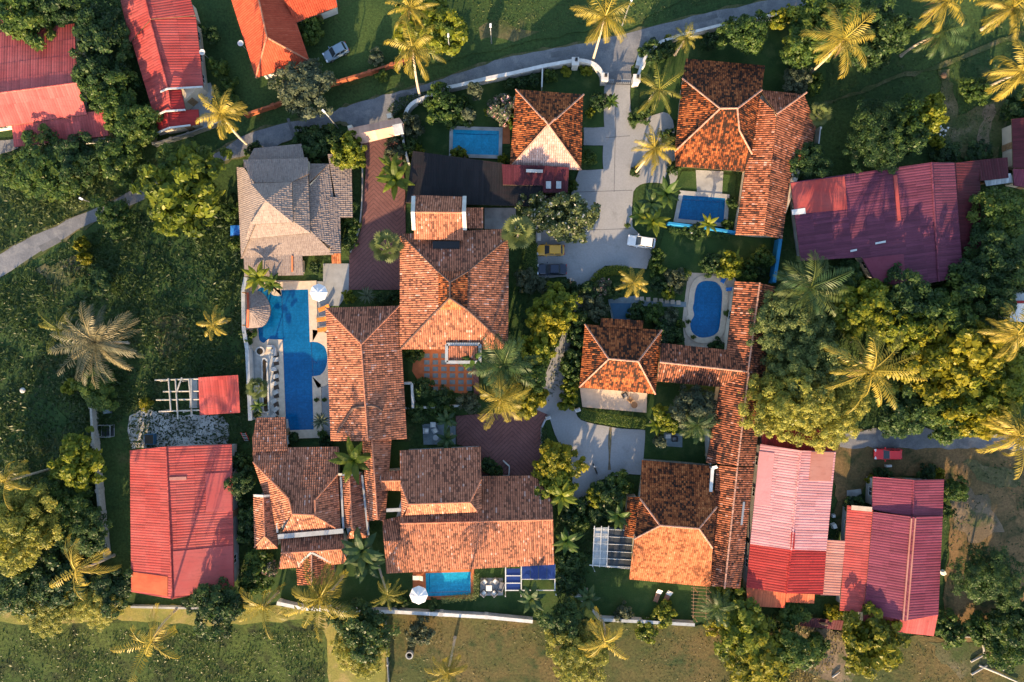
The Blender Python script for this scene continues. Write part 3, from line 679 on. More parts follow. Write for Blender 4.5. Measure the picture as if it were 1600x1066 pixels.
block(h, [[(975, 837), (981, 776), (1001, 777), (994, 842)]], 2.8, 3.6, 'old', ins=.3)
block(h, [[(1108, 915), (1119, 727), (1152, 730), (1130, 917)], [(1178, 730), (1156, 920), (1130, 917), (1152, 730)]], 2.9, 4.7, 'wing')
strip_part(h, 'gutter', 'white_paint', [at(1120, 729, 5.0), at(1113, 731, 4.5), at(1110, 768, 4.5)], .45, .25)
strip_part(h, 'gutter', 'metal_grey', [at(1162, 784, 3.8), at(1158, 820, 3.8)], .3, .2)

# ------------------------------------------------------------------ neighbours with sheet metal roofs
h = house('metal_roof_house', 'pinkish red metal roofed house with lean to, cut by the left edge of the view', 'house', 60, 120)
block(h, [[(-40, 56), (116, 37), (121, 130), (-40, 151)], [(136, 179), (17, 196), (-40, 205), (-40, 151), (121, 130)]], 3.0, 5.0, 'metal_pinkred')
block(h, [[(170, 212), (22, 230), (18, 192), (163, 172)]], 2.4, 2.9, 'metal_pinkred')
block(h, [[(-40, 31), (7, 30), (9, 50), (-40, 55)]], 2.4, 3.0, 'metal_red', wall=None)
m = MB(); m.prism([at(*p, 1)[:2] for p in ((128, 219), (171, 214), (172, 219), (129, 223))], 0, 1.0); m.build('wall', 'white_wall', h)
h = house('row_house', 'long red corrugated house of stepped gables with white edge boards by the street', 'house', 262, 100)
block(h, [[(241, 182), (192, 18), (234, 27), (263, 140), (268, 172)], [(306, 26), (318, 136), (263, 140), (234, 27)]], 3.1, 4.6, 'metal_red')
block(h, [[(203, 66), (186, -10), (226, -8), (235, 30)], [(295, -10), (305, 24), (235, 30), (226, -8)]], 3.4, 4.9, 'metal_red')
block(h, [[(283, 140), (290, 172), (268, 174), (262, 141)]], 3.6, 4.3, 'metal_darkred', wall=None)
block(h, [[(246, 208), (241, 184), (262, 174), (265, 200)], [(310, 171), (312, 195), (265, 200), (262, 174)]], 2.8, 4.0, 'metal_darkred')
strip_part(h, 'bargeboard', 'white_paint', [at(251, 144, 4.0), at(262, 139, 4.75), at(317, 136, 3.25)], .25, .12)
strip_part(h, 'bargeboard', 'white_paint', [at(241, 182, 3.3), at(259, 174, 4.4), at(290, 172, 3.8)], .25, .12)
strip_part(h, 'bargeboard', 'white_paint', [at(246, 208, 2.95), at(265, 200, 4.1), at(298, 196, 3.2)], .25, .12)
h = house('red_tile_house', 'orange red tiled hip roof house at the top beside the parked grey car', 'house', 430, 45)
block(h, [[(400, 122), (352, -30), (398, -30), (419, 60)], [(484, 96), (400, 122), (419, 60)], [(456, 14), (484, 96), (419, 60), (398, -30), (440, -30)]], 3.1, 6.2, 'red', wall='white_wall', ins=.8)
block(h, [[(527, 11), (462, 36), (440, -8), (520, -30)]], 3.0, 4.7, 'red', wall='white_wall')
h = house('warehouse', 'broad purple metal roofed warehouse with red patches right of the compound', 'warehouse', 1370, 350)
roofD = block(h, [[(1251, 408), (1235, 285), (1455, 254), (1466, 440), (1417, 449), (1366, 440), (1346, 402)], [(1491, 254), (1505, 433), (1466, 440), (1455, 254)]], 3.9, 4.8, 'metal_purple', wall='concrete', wallpx=[(1262, 396), (1352, 392), (1376, 430), (1418, 438), (1494, 425), (1480, 264), (1248, 294)])
PW = ([(1251, 408), (1235, 285), (1455, 254), (1466, 440), (1417, 449)], 3.9, 4.8)
def patch(h, px, z, mat, sl=PW):
    o_, e_, n_, UV_, k_, _ = slope_frame(*sl)
    def zz(p): return sl[1] + k_ * ((p.x - o_.x) * n_.x + (p.y - o_.y) * n_.y) + z
    P = []
    for q in px:
        p = at(q[0], q[1], 4.2); p = at(q[0], q[1], zz(p)); P.append((p.x, p.y, zz(p)))
    N = len(P); m = MB(); m.add(P + [(x, y, z_ - .05) for x, y, z_ in P], [tuple(range(N))] + [(i, (i + 1) % N, N + (i + 1) % N, N + i) for i in range(N)])
    return m.build('roof_sheet', mat, h)
patch(h, [(1236, 286), (1320, 275), (1324, 327), (1242, 335)], .13, 'metal_red')['label'] = 'brighter red corner sheets'
patch(h, [(1348, 404), (1412, 397), (1416, 447), (1368, 439)], .13, 'metal_plum')['label'] = 'dull crimson corner sheets'
patch(h, [(1396, 274), (1402, 273), (1408, 344), (1403, 345)], .15, 'metal_red')['label'] = 'narrow red sheet'
patch(h, [(1237, 328), (1258, 325), (1259, 334), (1238, 336)], .17, 'metal_white')['label'] = 'small white sheet'
patch(h, [(1329, 391), (1339, 389), (1339, 392), (1329, 394)], .15, 'metal_white'); patch(h, [(1368, 379), (1384, 376), (1384, 379), (1368, 382)], .15, 'metal_white')
block(h, [[(1531, 250), (1533, 385), (1503, 400), (1491, 255)]], 2.8, 3.4, 'metal_maroon', wall='concrete')
block(h, [[(1531, 250), (1574, 246), (1576, 278), (1532, 283)]], 2.7, 3.0, 'metal_maroon', wall='concrete')
h = house('shed', 'small open shed with pale blue white sheets beside the purple warehouse', 'shed', 1560, 282)
block(h, [[(1584, 285), (1541, 291), (1536, 276), (1579, 271)]], 2.2, 2.7, 'metal_white', wall='wood')
h = house('maroon_house', 'maroon roofed house cut by the right edge of the view below the golden palm', 'house', 1600, 230)
block(h, [[(1583, 262), (1581, 186), (1640, 180), (1640, 265)]], 3.0, 4.2, 'metal_maroon'); block(h, [[(1640, 300), (1584, 290), (1583, 264), (1640, 264)]], 2.6, 3.2, 'metal_plum')
h = house('white_roof_house', 'small white metal gable roof among trees at the right edge of the view', 'house', 1600, 470)
block(h, [[(1574, 445), (1640, 440), (1640, 472), (1581, 472)], [(1640, 505), (1577, 502), (1581, 472), (1640, 472)]], 3.0, 4.2, 'metal_white'); strip_part(h, 'ridge_board', 'metal_darkred', [at(1581, 472, 4.3), at(1640, 472, 4.3)], .4, .1)
h = house('red_barn', 'big bright red corrugated gable barn left of the compound', 'barn', 285, 815)
block(h, [[(205, 925), (203, 704), (261, 698), (270, 936)], [(362, 694), (366, 917), (270, 936), (261, 698)]], 3.0, 4.8, 'metal_red', wall='concrete', ins=.4)
BE = ([(362, 694), (366, 917), (270, 936), (261, 698)], 3.0, 4.8); BW = ([(205, 925), (203, 704), (261, 698), (270, 936)], 3.0, 4.8)
patch(h, [(270, 862), (312, 858), (364, 852), (365, 915), (271, 933)], .09, 'metal_pinkred', BE)['label'] = 'paler newer sheets at the south east corner'
patch(h, [(321, 740), (361, 738), (363, 800), (322, 800)], .09, 'metal_pinkred', BE)['label'] = 'paler square of sheets on the east slope'
patch(h, [(204, 894), (262, 901), (262, 932), (205, 923)], .09, 'metal_rust', BW)['label'] = 'orange red sheets at the south west corner'
patch(h, [(264, 746), (291, 745), (291, 750), (264, 751)], .11, 'metal_faded', BE)['label'] = 'single bleached sheet'
h = house('pink_roof_barn', 'long barn with faded pink north roof and darker red south end beside the tiled corridor', 'barn', 1235, 810)
block(h, [([(1172, 850), (1188, 694), (1251, 704), (1236, 859)], None, None, None), ([(1306, 706), (1291, 861), (1236, 859), (1251, 704)], None, None, None)], 3.2, 4.7, 'metal_pink', wall='concrete', ins=.4)
block(h, [([(1166, 918), (1172, 850), (1236, 859), (1228, 927)], None, None, None), ([(1291, 861), (1286, 929), (1228, 927), (1236, 859)], None, None, None)], 3.18, 4.66, 'metal_darkred', wall='concrete', ins=.4)
block(h, [[(1226, 950), (1168, 947), (1166, 914), (1228, 922)]], 2.6, 3.2, 'metal_rust', wall=None); block(h, [[(1272, 943), (1228, 941), (1228, 922), (1273, 924)]], 2.6, 3.1, 'metal_rust', wall=None)
block(h, [[(1190, 674), (1304, 668), (1304, 712), (1190, 700)]], 2.7, 3.0, 'metal_darkred', wall='concrete')
block(h, [[(1321, 845), (1312, 931), (1282, 930), (1289, 844)]], 2.6, 3.0, 'metal_faded', wall='concrete')
FE = ([(1306, 706), (1291, 861), (1236, 859), (1251, 704)], 3.2, 4.7); FW = ([(1172, 850), (1188, 694), (1251, 704), (1236, 859)], 3.2, 4.7)
patch(h, [(1236, 832), (1242, 832), (1241, 858), (1235, 858)], .16, 'metal_darkred', FE)['label'] = 'dark red ridge piece'
patch(h, [(1268, 706), (1304, 707), (1299, 752), (1264, 751)], .08, 'metal_faded', FE)['label'] = 'slightly rosier sheets'
patch(h, [(1186, 705), (1210, 708), (1202, 790), (1178, 788)], .08, 'metal_pink', FW)
h = house('plum_roof_house', 'plum coloured corrugated house with two ridge bands near the red car', 'house', 1400, 870)
block(h, [[(1350, 957), (1364, 800), (1427, 808), (1414, 970)], [(1473, 806), (1466, 961), (1414, 970), (1427, 808)]], 3.2, 4.8, 'metal_plum', wall='concrete', ins=.5)
block(h, [[(1362, 796), (1364, 745), (1427, 750), (1426, 808)], [(1475, 749), (1473, 806), (1426, 808), (1427, 750)]], 2.9, 4.2, 'metal_plum', wall='concrete', ins=.5)
block(h, [[(1312, 954), (1324, 790), (1364, 797), (1350, 957)]], 2.6, 3.1, 'metal_red', wall='concrete')
block(h, [[(1459, 994), (1348, 982), (1350, 955), (1466, 958)]], 2.5, 3.1, 'metal_pinkred', wall='concrete')
for du in (0, 6): strip_part(h, 'ridge_strip', 'metal_faded', [at(1424 + du, 810, 4.85 - du * .02), at(1411 + du, 969, 4.85 - du * .02)], .22, .1)
strip_part(h, 'edge_board', 'beige_deck', [at(1330, 793, 3.0), at(1362, 796, 3.1)], .7, .12)
# gatehouse
h = house('gatehouse', 'peach concrete gatehouse roof over the brick driveway at the street', 'gatehouse', 590, 205)
block(h, [[(544, 201), (624, 184), (631, 194), (550, 211)], [(631, 209), (565, 225), (550, 211), (631, 194)]], 3.4, 4.3, 'peach_roof', wall=None)
m = MB(); a = at(622, 202, 4.2); m.box((a.x, a.y, 4.05), (1.4, 1.5, .5), .2); m.build('roof_slab', 'white_wall', h)
for u, v in ((555, 210), (565, 218), (621, 205), (614, 192)): m = MB(); a = at(u, v, 0); m.box((a.x, a.y, 1.7), (.7, .7, 3.4), .22); m.build('pillar', 'cream_wall', h)
# pool pavilion with a half round thatch
h = house('pavilion', 'small half round thatched pavilion over the edge of the long pool', 'pavilion', 402, 484)
arc = smooth_px([(387, 456), (406, 455), (418, 468), (423, 484), (419, 500), (409, 511), (387, 513)], 2)
block(h, [([arc[i], arc[i + 1], (389, 486), (389, 482)], None, None, None) for i in range(len(arc) - 1)], 2.7, 4.2, 'thatch', wall=None)
m = MB()
for u, v in ((390, 459), (408, 460), (418, 485), (408, 506), (390, 509)): a = at(u, v, 0); m.tube([(a.x, a.y, 0), (a.x, a.y, 2.8)], .1)
m.build('post', 'wood', h); strip_part(h, 'ridge_board', 'metal_rust', [at(387, 457, 2.9), at(388, 484, 4.2), at(387, 512, 2.9)], .3, .15)
# red sheet shed with a bare timber frame
h = house('timber_shed', 'half finished shed, red sheet roof on one side and bare pale beams on the other', 'shed', 318, 618)
block(h, [[(375, 645), (312, 649), (310, 590), (372, 586)]], 2.7, 3.3, 'metal_red', wall=None)
m = MB()
for a, b, z in (((242, 594), (312, 592), 2.7), ((255, 612), (312, 611), 2.7), ((244, 625), (312, 624), 2.7), ((248, 643), (312, 641), 2.7)): m.tube([at(*a, z), at(*b, z)], .11, 6)
for a, b in (((263, 591), (267, 643)), ((274, 592), (278, 655)), ((284, 590), (275, 615)), ((295, 592), (300, 650)), ((299, 592), (299, 651))): m.tube([at(*a, 2.9), at(*b, 2.9)], .12, 6)
m.build('beam', 'bare_timber', h)
for u, v in ((265, 594), (267, 640), (299, 594), (300, 641), (370, 590), (372, 640)): m = MB(); a = at(u, v, 0); m.tube([(a.x, a.y, 0), (a.x, a.y, 2.8)], .1, 6); m.build('post', 'bare_timber', h)
m = MB(); a = at(302, 615, 1); m.box((a.x, a.y, .5), (1.2, 4.5, 1.0)); m.build('wall', 'concrete', h)
# translucent canopy beside the villa
h = house('canopy', 'lean to canopy of half clear and half dark sheets beside the villa', 'canopy', 955, 855)
m = MB(); m.prism([at(*p, 2.7)[:2] for p in ((929, 825), (951, 824), (949, 884), (926, 883))], 2.62, 2.68); m.build('clear_sheet', 'poly_sheet', h)
m = MB()
for i in range(4): m.prism([at(951 + i * 9.5, 824 + i * .6, 2.8)[:2], at(960 + i * 9.5, 825 + i * .6, 2.8)[:2], at(957 + i * 9.3, 887 + i, 2.8)[:2], at(948 + i * 9.3, 886 + i, 2.8)[:2]], 2.72 + (i % 2) * .03, 2.77 + (i % 2) * .03)
m.build('dark_sheet', 'dark_sheet', h)
m = MB()
for k in range(6): m.tube([at(927, 826 + k * 11.5, 2.85), at(989, 829 + k * 11.5, 2.85)], .05, 5)
for u0, u1 in ((929, 926), (940, 937), (951, 948)): m.tube([at(u0, 822, 2.9), at(u1, 886, 2.9)], .07, 5)
m.tube([at(921, 883, 2.75), at(990, 889, 2.75)], .08, 5); m.build('frame', 'white_paint', h)
for u, v in ((929, 828), (926, 884), (985, 888)): m = MB(); a = at(u, v, 0); m.tube([(a.x, a.y, 0), (a.x, a.y, 2.7)], .06, 6); m.build('post', 'white_paint', h)
h = house('roof_ruin', 'collapsed low shed of dark red boards half hidden in bushes', 'shed', 1285, 975)
block(h, [[(1315, 985), (1250, 978), (1252, 965), (1318, 970)]], .8, 1.3, 'metal_maroon', wall='wood')
# ------------------------------------------------------------------ plants: crowns built leaf by leaf
def quads_mesh(name, V, tint, mats, mi=None):
    n = len(V) // 4; me = bpy.data.meshes.new(name)
    me.vertices.add(n * 4); me.vertices.foreach_set('co', np.asarray(V, np.float32).ravel())
    me.loops.add(n * 4); me.loops.foreach_set('vertex_index', np.arange(n * 4, dtype=np.int32))
    me.polygons.add(n); me.polygons.foreach_set('loop_start', np.arange(0, n * 4, 4, dtype=np.int32))
    me.polygons.foreach_set('loop_total', np.full(n, 4, np.int32))
    for m in mats: me.materials.append(MATS[m])
    if mi is not None: me.polygons.foreach_set('material_index', np.asarray(mi, np.int32))
    a = me.attributes.new('tint', 'FLOAT', 'FACE'); a.data.foreach_set('value', np.asarray(tint, np.float32))
    me.update(); me.validate(); return me
def unit(a): return a / np.maximum(np.linalg.norm(a, axis=1, keepdims=True), 1e-6)
def leaf_quads(P, N, L, W, droop=0):
    n = len(P); N = unit(N); r = unit(rng.normal(size=(n, 3))); a = unit(np.cross(N, r)); b = np.cross(N, a)
    L = np.broadcast_to(np.asarray(L), (n,))[:, None]; W = np.broadcast_to(np.asarray(W), (n,))[:, None]
    V = np.stack([P - a * L * .5, P + b * W * .5, P + a * L * .5, P - b * W * .5], 1)
    return V.reshape(-1, 3)

def crown_mesh(name, R0, H, zc, zr, ncl, per, clr, leaf, mat, asp=.55, up=.28, lump=.22, blossom=None, bl=.0):
    """lumpy crown of leaf clumps; R0 radius, zc centre height, zr half height"""
    ph = rng.uniform(0, 6.28, 8)
    d = unit(rng.normal(size=(ncl * 3, 3))); d = d[d[:, 2] > -.45][:ncl]
    az = np.arctan2(d[:, 1], d[:, 0])
    lum = 1 + lump * (np.sin(3 * az + ph[0]) * .5 + np.sin(5 * az + ph[1]) * .35 + np.sin(2 * az + ph[2]) * .5) + rng.uniform(-.10, .08, len(d))
    rad = rng.uniform(.60, 1.0, len(d)) * lum
    c = d * rad[:, None] * np.array([R0, R0, zr]) + np.array([0, 0, zc])
    cr = clr * rng.uniform(.65, 1.25, len(d)); ct = rng.uniform(.1, .8, len(d))
    k = rng.integers(0, len(d), ncl * per)
    q = unit(rng.normal(size=(len(k), 3)) + d[k] * .9 + np.array([0, 0, .7]))
    P = c[k] + q * (cr[k] * rng.uniform(.55, 1.05, len(k)))[:, None] * np.array([1, 1, .8])
    N = q * .8 + np.array([0, 0, up]) + rng.normal(size=(len(k), 3)) * .42
    t = np.clip(ct[k] + rng.normal(0, .16, len(k)), 0, 1)
    s_ = leaf * np.clip(np.exp(rng.normal(0, .32, len(k))), .5, 2.0) * (.85 + .3 * ct[k])
    V = leaf_quads(P, N, s_, s_ * asp); mi = np.zeros(len(k))
    nf = ncl * per // 6                                                # inner leaves so that the crown is not hollow
    di = unit(rng.normal(size=(nf, 3))); Pi = di * (rng.uniform(.1, .7, nf) ** .6)[:, None] * np.array([R0, R0, zr]) * .8 + np.array([0, 0, zc])
    V2 = leaf_quads(Pi, rng.normal(size=(nf, 3)) + np.array([0, 0, .8]), leaf * 1.5, leaf * 1.1)
    V = np.concatenate([V, V2]); t = np.concatenate([t, rng.uniform(.1, .6, nf)]); mi = np.concatenate([mi, np.zeros(nf)])
    mats = [mat]
    if blossom:
        mats.append(blossom); mi[:len(k)] = (rng.random(len(k)) < bl)
    return quads_mesh(name, V, t, mats, mi)

def trunk_mesh(R0, H, zc, zr, r, mat='bark', limbs=5, name='trunk'):
    m = MB(); z1 = zc - zr * .3; lean = (random.uniform(-.2, .2), random.uniform(-.2, .2))
    m.tube([(0, 0, -.1), (0, 0, .25), (lean[0] * .5, lean[1] * .5, z1 * .55), (lean[0], lean[1], z1)], [r * 1.5, r * 1.1, r * .85, r * .65], 8)
    for i in range(limbs):
        a = 6.28 * i / limbs + random.uniform(-.3, .3); L = R0 * random.uniform(.5, .75)
        p0 = (lean[0] * .8, lean[1] * .8, z1 * random.uniform(.75, 1)); p1 = (math.cos(a) * L * .5, math.sin(a) * L * .5, zc - zr * .05); p2 = (math.cos(a) * L, math.sin(a) * L, zc + zr * random.uniform(.1, .5))
        m.tube([p0, p1, p2], [r * .5, r * .33, r * .12], 6)
    o = m.build(name, mat); me = o.data; bpy.data.objects.remove(o); return me

KINDS = {}   # kind: (R0, H, list of (crown mesh, trunk mesh))
def kind(key, n, R0, H, zc, zr, ncl, per, clr, leaf, mat, r=.16, **kw):
    L = []
    for i in range(n):
        cm = crown_mesh('crown', R0, H, zc, zr, ncl, per, clr, leaf, mat, **kw)
        L.append((cm, trunk_mesh(R0, H, zc, zr, r)))
    KINDS[key] = (R0, H, L)
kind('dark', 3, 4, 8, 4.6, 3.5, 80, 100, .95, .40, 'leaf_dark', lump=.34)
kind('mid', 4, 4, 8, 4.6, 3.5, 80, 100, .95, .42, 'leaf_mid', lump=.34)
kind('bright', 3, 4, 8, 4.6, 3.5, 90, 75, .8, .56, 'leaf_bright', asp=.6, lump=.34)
kind('gold', 3, 4, 8, 4.6, 3.5, 90, 75, .82, .52, 'leaf_sunlit_gold', asp=.6, lump=.34)
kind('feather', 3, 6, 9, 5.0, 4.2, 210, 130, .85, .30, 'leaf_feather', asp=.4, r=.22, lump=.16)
kind('straw', 3, 6, 9, 5.0, 4.2, 200, 130, .85, .30, 'leaf_feather_sunlit', asp=.42, r=.22, lump=.18)
kind('darkfeather', 2, 4, 8, 4.6, 3.6, 160, 110, .7, .24, 'leaf_dark', asp=.4)
kind('greyleaf', 3, 3.5, 6, 4.0, 2.0, 80, 90, .8, .36, 'leaf_grey')
kind('plumeria', 2, 3.5, 5, 3.4, 1.6, 90, 100, .7, .36, 'leaf_plum', blossom='blossom', bl=.05, lump=.25)
kind('shrub', 4, 1.5, 2, .95, .85, 34, 70, .45, .26, 'leaf_mid', r=.06)
kind('darkshrub', 4, 1.5, 2, .95, .85, 34, 70, .45, .26, 'leaf_dark', r=.06)
kind('goldshrub', 3, 1.5, 2, .95, .85, 34, 60, .45, .30, 'leaf_sunlit_gold', r=.06)
kind('brightshrub', 3, 1.5, 2, .95, .85, 34, 60, .45, .30, 'leaf_bright', r=.06)
kind('greyshrub', 2, 1.5, 2, .95, .85, 34, 70, .45, .24, 'leaf_grey', r=.06)
kind('flowershrub', 2, 1.5, 2, .95, .85, 34, 60, .45, .26, 'leaf_grey', r=.06, blossom='blossom_pink', bl=.14)
kind('ball', 2, 1.0, 1.8, .95, .85, 60, 60, .22, .14, 'leaf_dark', r=.05, lump=.02)
kind('column', 2, .8, 6, 3.1, 2.9, 50, 70, .32, .26, 'leaf_grey', r=.08, lump=.05)

def bent_blade(base, az, el0, bend, L, wid, seg=5, fold=.0):
    """a strap leaf as strips: returns list of quads"""
    pts = []; p = np.array(base, float); el = el0
    for i in range(seg + 1):
        pts.append(p.copy()); p = p + np.array([math.cos(az) * math.cos(el), math.sin(az) * math.cos(el), math.sin(el)]) * L / seg; el -= bend / seg
    sd = np.array([-math.sin(az), math.cos(az), 0]); Q = []
    for i in range(seg):
        w0 = wid * math.sin(math.pi * min(.97, (i + .25) / (seg + .25))); w1 = wid * math.sin(math.pi * min(.97, (i + 1.25) / (seg + .25)))
        for s_ in (-1, 1):
            dz = np.array([0, 0, fold])
            Q.append([pts[i], pts[i + 1], pts[i + 1] + sd * w1 * s_ - dz * w1, pts[i] + sd * w0 * s_ - dz * w0])
    return Q
def frond_quads(az, el0, bend, L, leaf, n=22, wleaf=.13, droop=.75, twist=0.0):
    """one feather frond: rachis strip plus two rows of drooping leaflets"""
    Q = []; p = np.array([0, 0, 0.]); el = el0; pts = []; dirs = []
    for i in range(n + 1):
        d = np.array([math.cos(az) * math.cos(el), math.sin(az) * math.cos(el), math.sin(el)]); pts.append(p.copy()); dirs.append(d); p = p + d * L / n; el -= bend * (.4 + 1.2 * i / n) / n
    sd = np.array([-math.sin(az), math.cos(az), 0.])
    for i in range(0, n, 2):
        j = min(i + 2, n); w0 = .07 * (1 - .8 * i / n); w1 = .07 * (1 - .8 * j / n); upv = np.array([0, 0, .03])
        Q.append([pts[i] - sd * w0 + upv, pts[j] - sd * w1 + upv, pts[j] + sd * w1 + upv, pts[i] + sd * w0 + upv])
    nr = len(Q)
    for i in range(int(n * .14), n + 1):
        t = i / n; ll = leaf * (.35 + .9 * math.sin(math.pi * min(1, .12 + t * .80))) * random.uniform(.85, 1.1); d = dirs[i]; upn = np.cross(d, sd)
        for s_ in (-1, 1):
            if random.random() < .05: continue
            o_ = d * (.40 + .4 * t) + sd * s_ * (.95 - droop * .3) - np.array([0, 0, droop * random.uniform(.6, 1.3)]) + upn * 0.0
            o_ /= np.linalg.norm(o_); tip = pts[i] + o_ * ll; midp = pts[i] + o_ * ll * .5 + np.array([0, 0, .06])
            wv = d * wleaf
            Q.append([pts[i] - wv * .5, midp - wv * .6, tip, midp + wv * .6])
    return Q, nr
def palm_crown(seed, mat, nf=20, L=4.6, leaf=.95, el=(1.15, -.5), bend=1.5, droop=.7, wleaf=.16, gap=0.0, dead=2, wind=None):
    random.seed(seed); V = []; T = []; MI = []
    for i in range(nf):
        t = i / (nf - 1); az = i * 2.39996 + random.uniform(-.25, .25); e0 = sm(el[0], el[1], t ** .8) + random.uniform(-.12, .12)
        if wind is not None: az += .28 * math.sin(wind - az)
        Lf = L * random.uniform(.85, 1.08) * (.75 + .3 * math.sin(math.pi * min(1, .25 + t * .7)))
        Q, nr = frond_quads(az, e0, bend * random.uniform(.75, 1.25), Lf, leaf, 20, wleaf, droop * random.uniform(.7, 1.3))
        tb = random.uniform(.2, .8)
        for k, q in enumerate(Q): V += q; T.append(min(1, max(0, tb + random.uniform(-.12, .12) + (.25 if k < nr else 0)))); MI.append(0)
    for i in range(dead):
        Q, nr = frond_quads(random.uniform(0, 6.28), -1.0, .6, L * .7, leaf * .6, 16, wleaf * .8, 1.2)
        for q in Q: V += q; T.append(random.uniform(0, 1)); MI.append(1)
    return quads_mesh('crown', np.array(V), T, [mat, 'dead_frond'], MI)
def nut_cluster(c, n=8):
    m = MB()
    for i in range(n): a = 6.28 * i / n; m.ball((.32 * math.cos(a), .32 * math.sin(a), -.35 + random.uniform(-.12, .1)), .15, 7, 5)
    return m
mat_leaf('dead_frond', (.10, .06, .03), (.22, .14, .07), (.34, .24, .13), .2)
mat_plain('coconut', (.16, .13, .03), .6, .3, 3)
def coco_set(seeds, mat, n, **kw):
    L = []
    for s_ in seeds:
        random.seed(s_ * 13); L.append(palm_crown(s_, mat, n + random.randint(-4, 3), 4.7 * random.uniform(.92, 1.05), random.uniform(.72, .95), (random.uniform(1.1, 1.35), random.uniform(-.75, -.35)), random.uniform(1.4, 2.1), random.uniform(.65, 1.0), wleaf=random.uniform(.12, .17), dead=random.randint(1, 4), **kw))
    return L
PALMS = {
    'coco': coco_set((1, 2, 3, 4, 5, 6, 7), 'leaf_palm_sunlit', 20, wind=1.0),
    'cocogreen': coco_set((11, 12, 13), 'leaf_palm', 19),
    'darkpalm': [palm_crown(s_, 'leaf_palm_dark', 20, 4.8, 1.1, (1.2, -.3), 1.3, .6, wleaf=.15) for s_ in (21, 22)],
    'datepalm': [palm_crown(31, 'leaf_palm_grey', 38, 4.8, .75, (1.35, -.4), 1.1, .55, wleaf=.12, dead=5)],
    'sparse': coco_set((41, 42, 43, 44), 'leaf_palm_sunlit', 13),
    'smallgold': [palm_crown(s_, 'leaf_palm_sunlit', 11, 4.6, .9, (1.1, -.2), 1.5, .6, wleaf=.2, dead=0) for s_ in (51, 52)],
}
def fan_crown(seed, mat, nl=26, L=1.25, rb=1.0):
    random.seed(seed); V = []; T = []
    for i in range(nl):
        t = i / (nl - 1); az = i * 2.39996; el = sm(1.35, -.35, t); st = np.array([math.cos(az) * math.cos(el), math.sin(az) * math.cos(el), math.sin(el)])
        b = st * L; sd = np.array([-math.sin(az), math.cos(az), 0.]); w_ = np.array([0, 0, 0]) + sd * .03
        V += [w_ * -1, b - w_, b + w_, w_]; T.append(.9); tb = random.uniform(.15, .85); upv = np.cross(st, sd)
        for k in range(13):
            a = sm(-2.0, 2.0, k / 12); d = st * math.cos(a) + sd * math.sin(a) - np.array([0, 0, .22]); d /= np.linalg.norm(d); l_ = rb * (1 - .18 * abs(a) / 2)
            pw = np.cross(d, upv); pw /= max(np.linalg.norm(pw), .01)
            V += [b, b + d * l_ * .6 - pw * .13, b + d * l_, b + d * l_ * .6 + pw * .13]; T.append(min(1, tb + random.uniform(-.1, .1)))
    return quads_mesh('crown', np.array(V), T, [mat])
PALMS['fan'] = [fan_crown(61, 'leaf_plum', 17), fan_crown(62, 'leaf_grey', 19)]
def banana_crown(seed, mat, nl=11, L=2.2, wid=.34):
    random.seed(seed); V = []; T = []
    for i in range(nl):
        az = i * 2.39996 + random.uniform(-.3, .3); tb = random.uniform(.15, .8)
        for q in bent_blade((0, 0, 0), az, sm(1.3, .35, i / nl), random.uniform(1.0, 1.9), L * random.uniform(.8, 1.15), wid, 6, .25): V += q; T.append(tb + random.uniform(-.08, .08))
    return quads_mesh('crown', np.array(V), T, [mat])
PALMS['banana'] = [banana_crown(71, 'leaf_mid'), banana_crown(72, 'leaf_bright'), banana_crown(73, 'leaf_palm_dark')]
PALMS['agave'] = [banana_crown(81, 'leaf_grey', 34, 1.6, .10), banana_crown(82, 'leaf_palm_dark', 34, 1.6, .12)]
PALM_R = {'coco': 4.2, 'cocogreen': 4.4, 'darkpalm': 4.6, 'datepalm': 4.6, 'sparse': 4.0, 'smallgold': 4.2, 'fan': 2.0, 'banana': 1.8, 'agave': 1.5}
random.seed(5)
USED = {}
def plant(key, u, v, r, h, label, name=None, cat=None, group=None):
    R0, H, L = KINDS[key]; i = USED.get(key, 0); USED[key] = i + 1
    cm, tm = L[i % len(L)]
    p = at(u, v, h * .65); small = R0 < 2
    name = name or ('shrub' if small else 'tree'); cat = cat or ('bush' if small else 'tree')
    o = thing(name, label, cat, (p.x, p.y, 0), group or ('garden shrubs and bushes' if small else 'broadleaf trees'), rz=random.uniform(0, 6.28))
    s_ = r * .1 * (CAMH - h * .65) / CAMH / R0; o.scale = (s_ * random.uniform(.97, 1.06), s_ * random.uniform(.97, 1.06), h / H)
    for nm, me in (('crown', cm), ('trunk', tm)):
        c = bpy.data.objects.new(nm, me); C.objects.link(c); c.parent = o
    return o
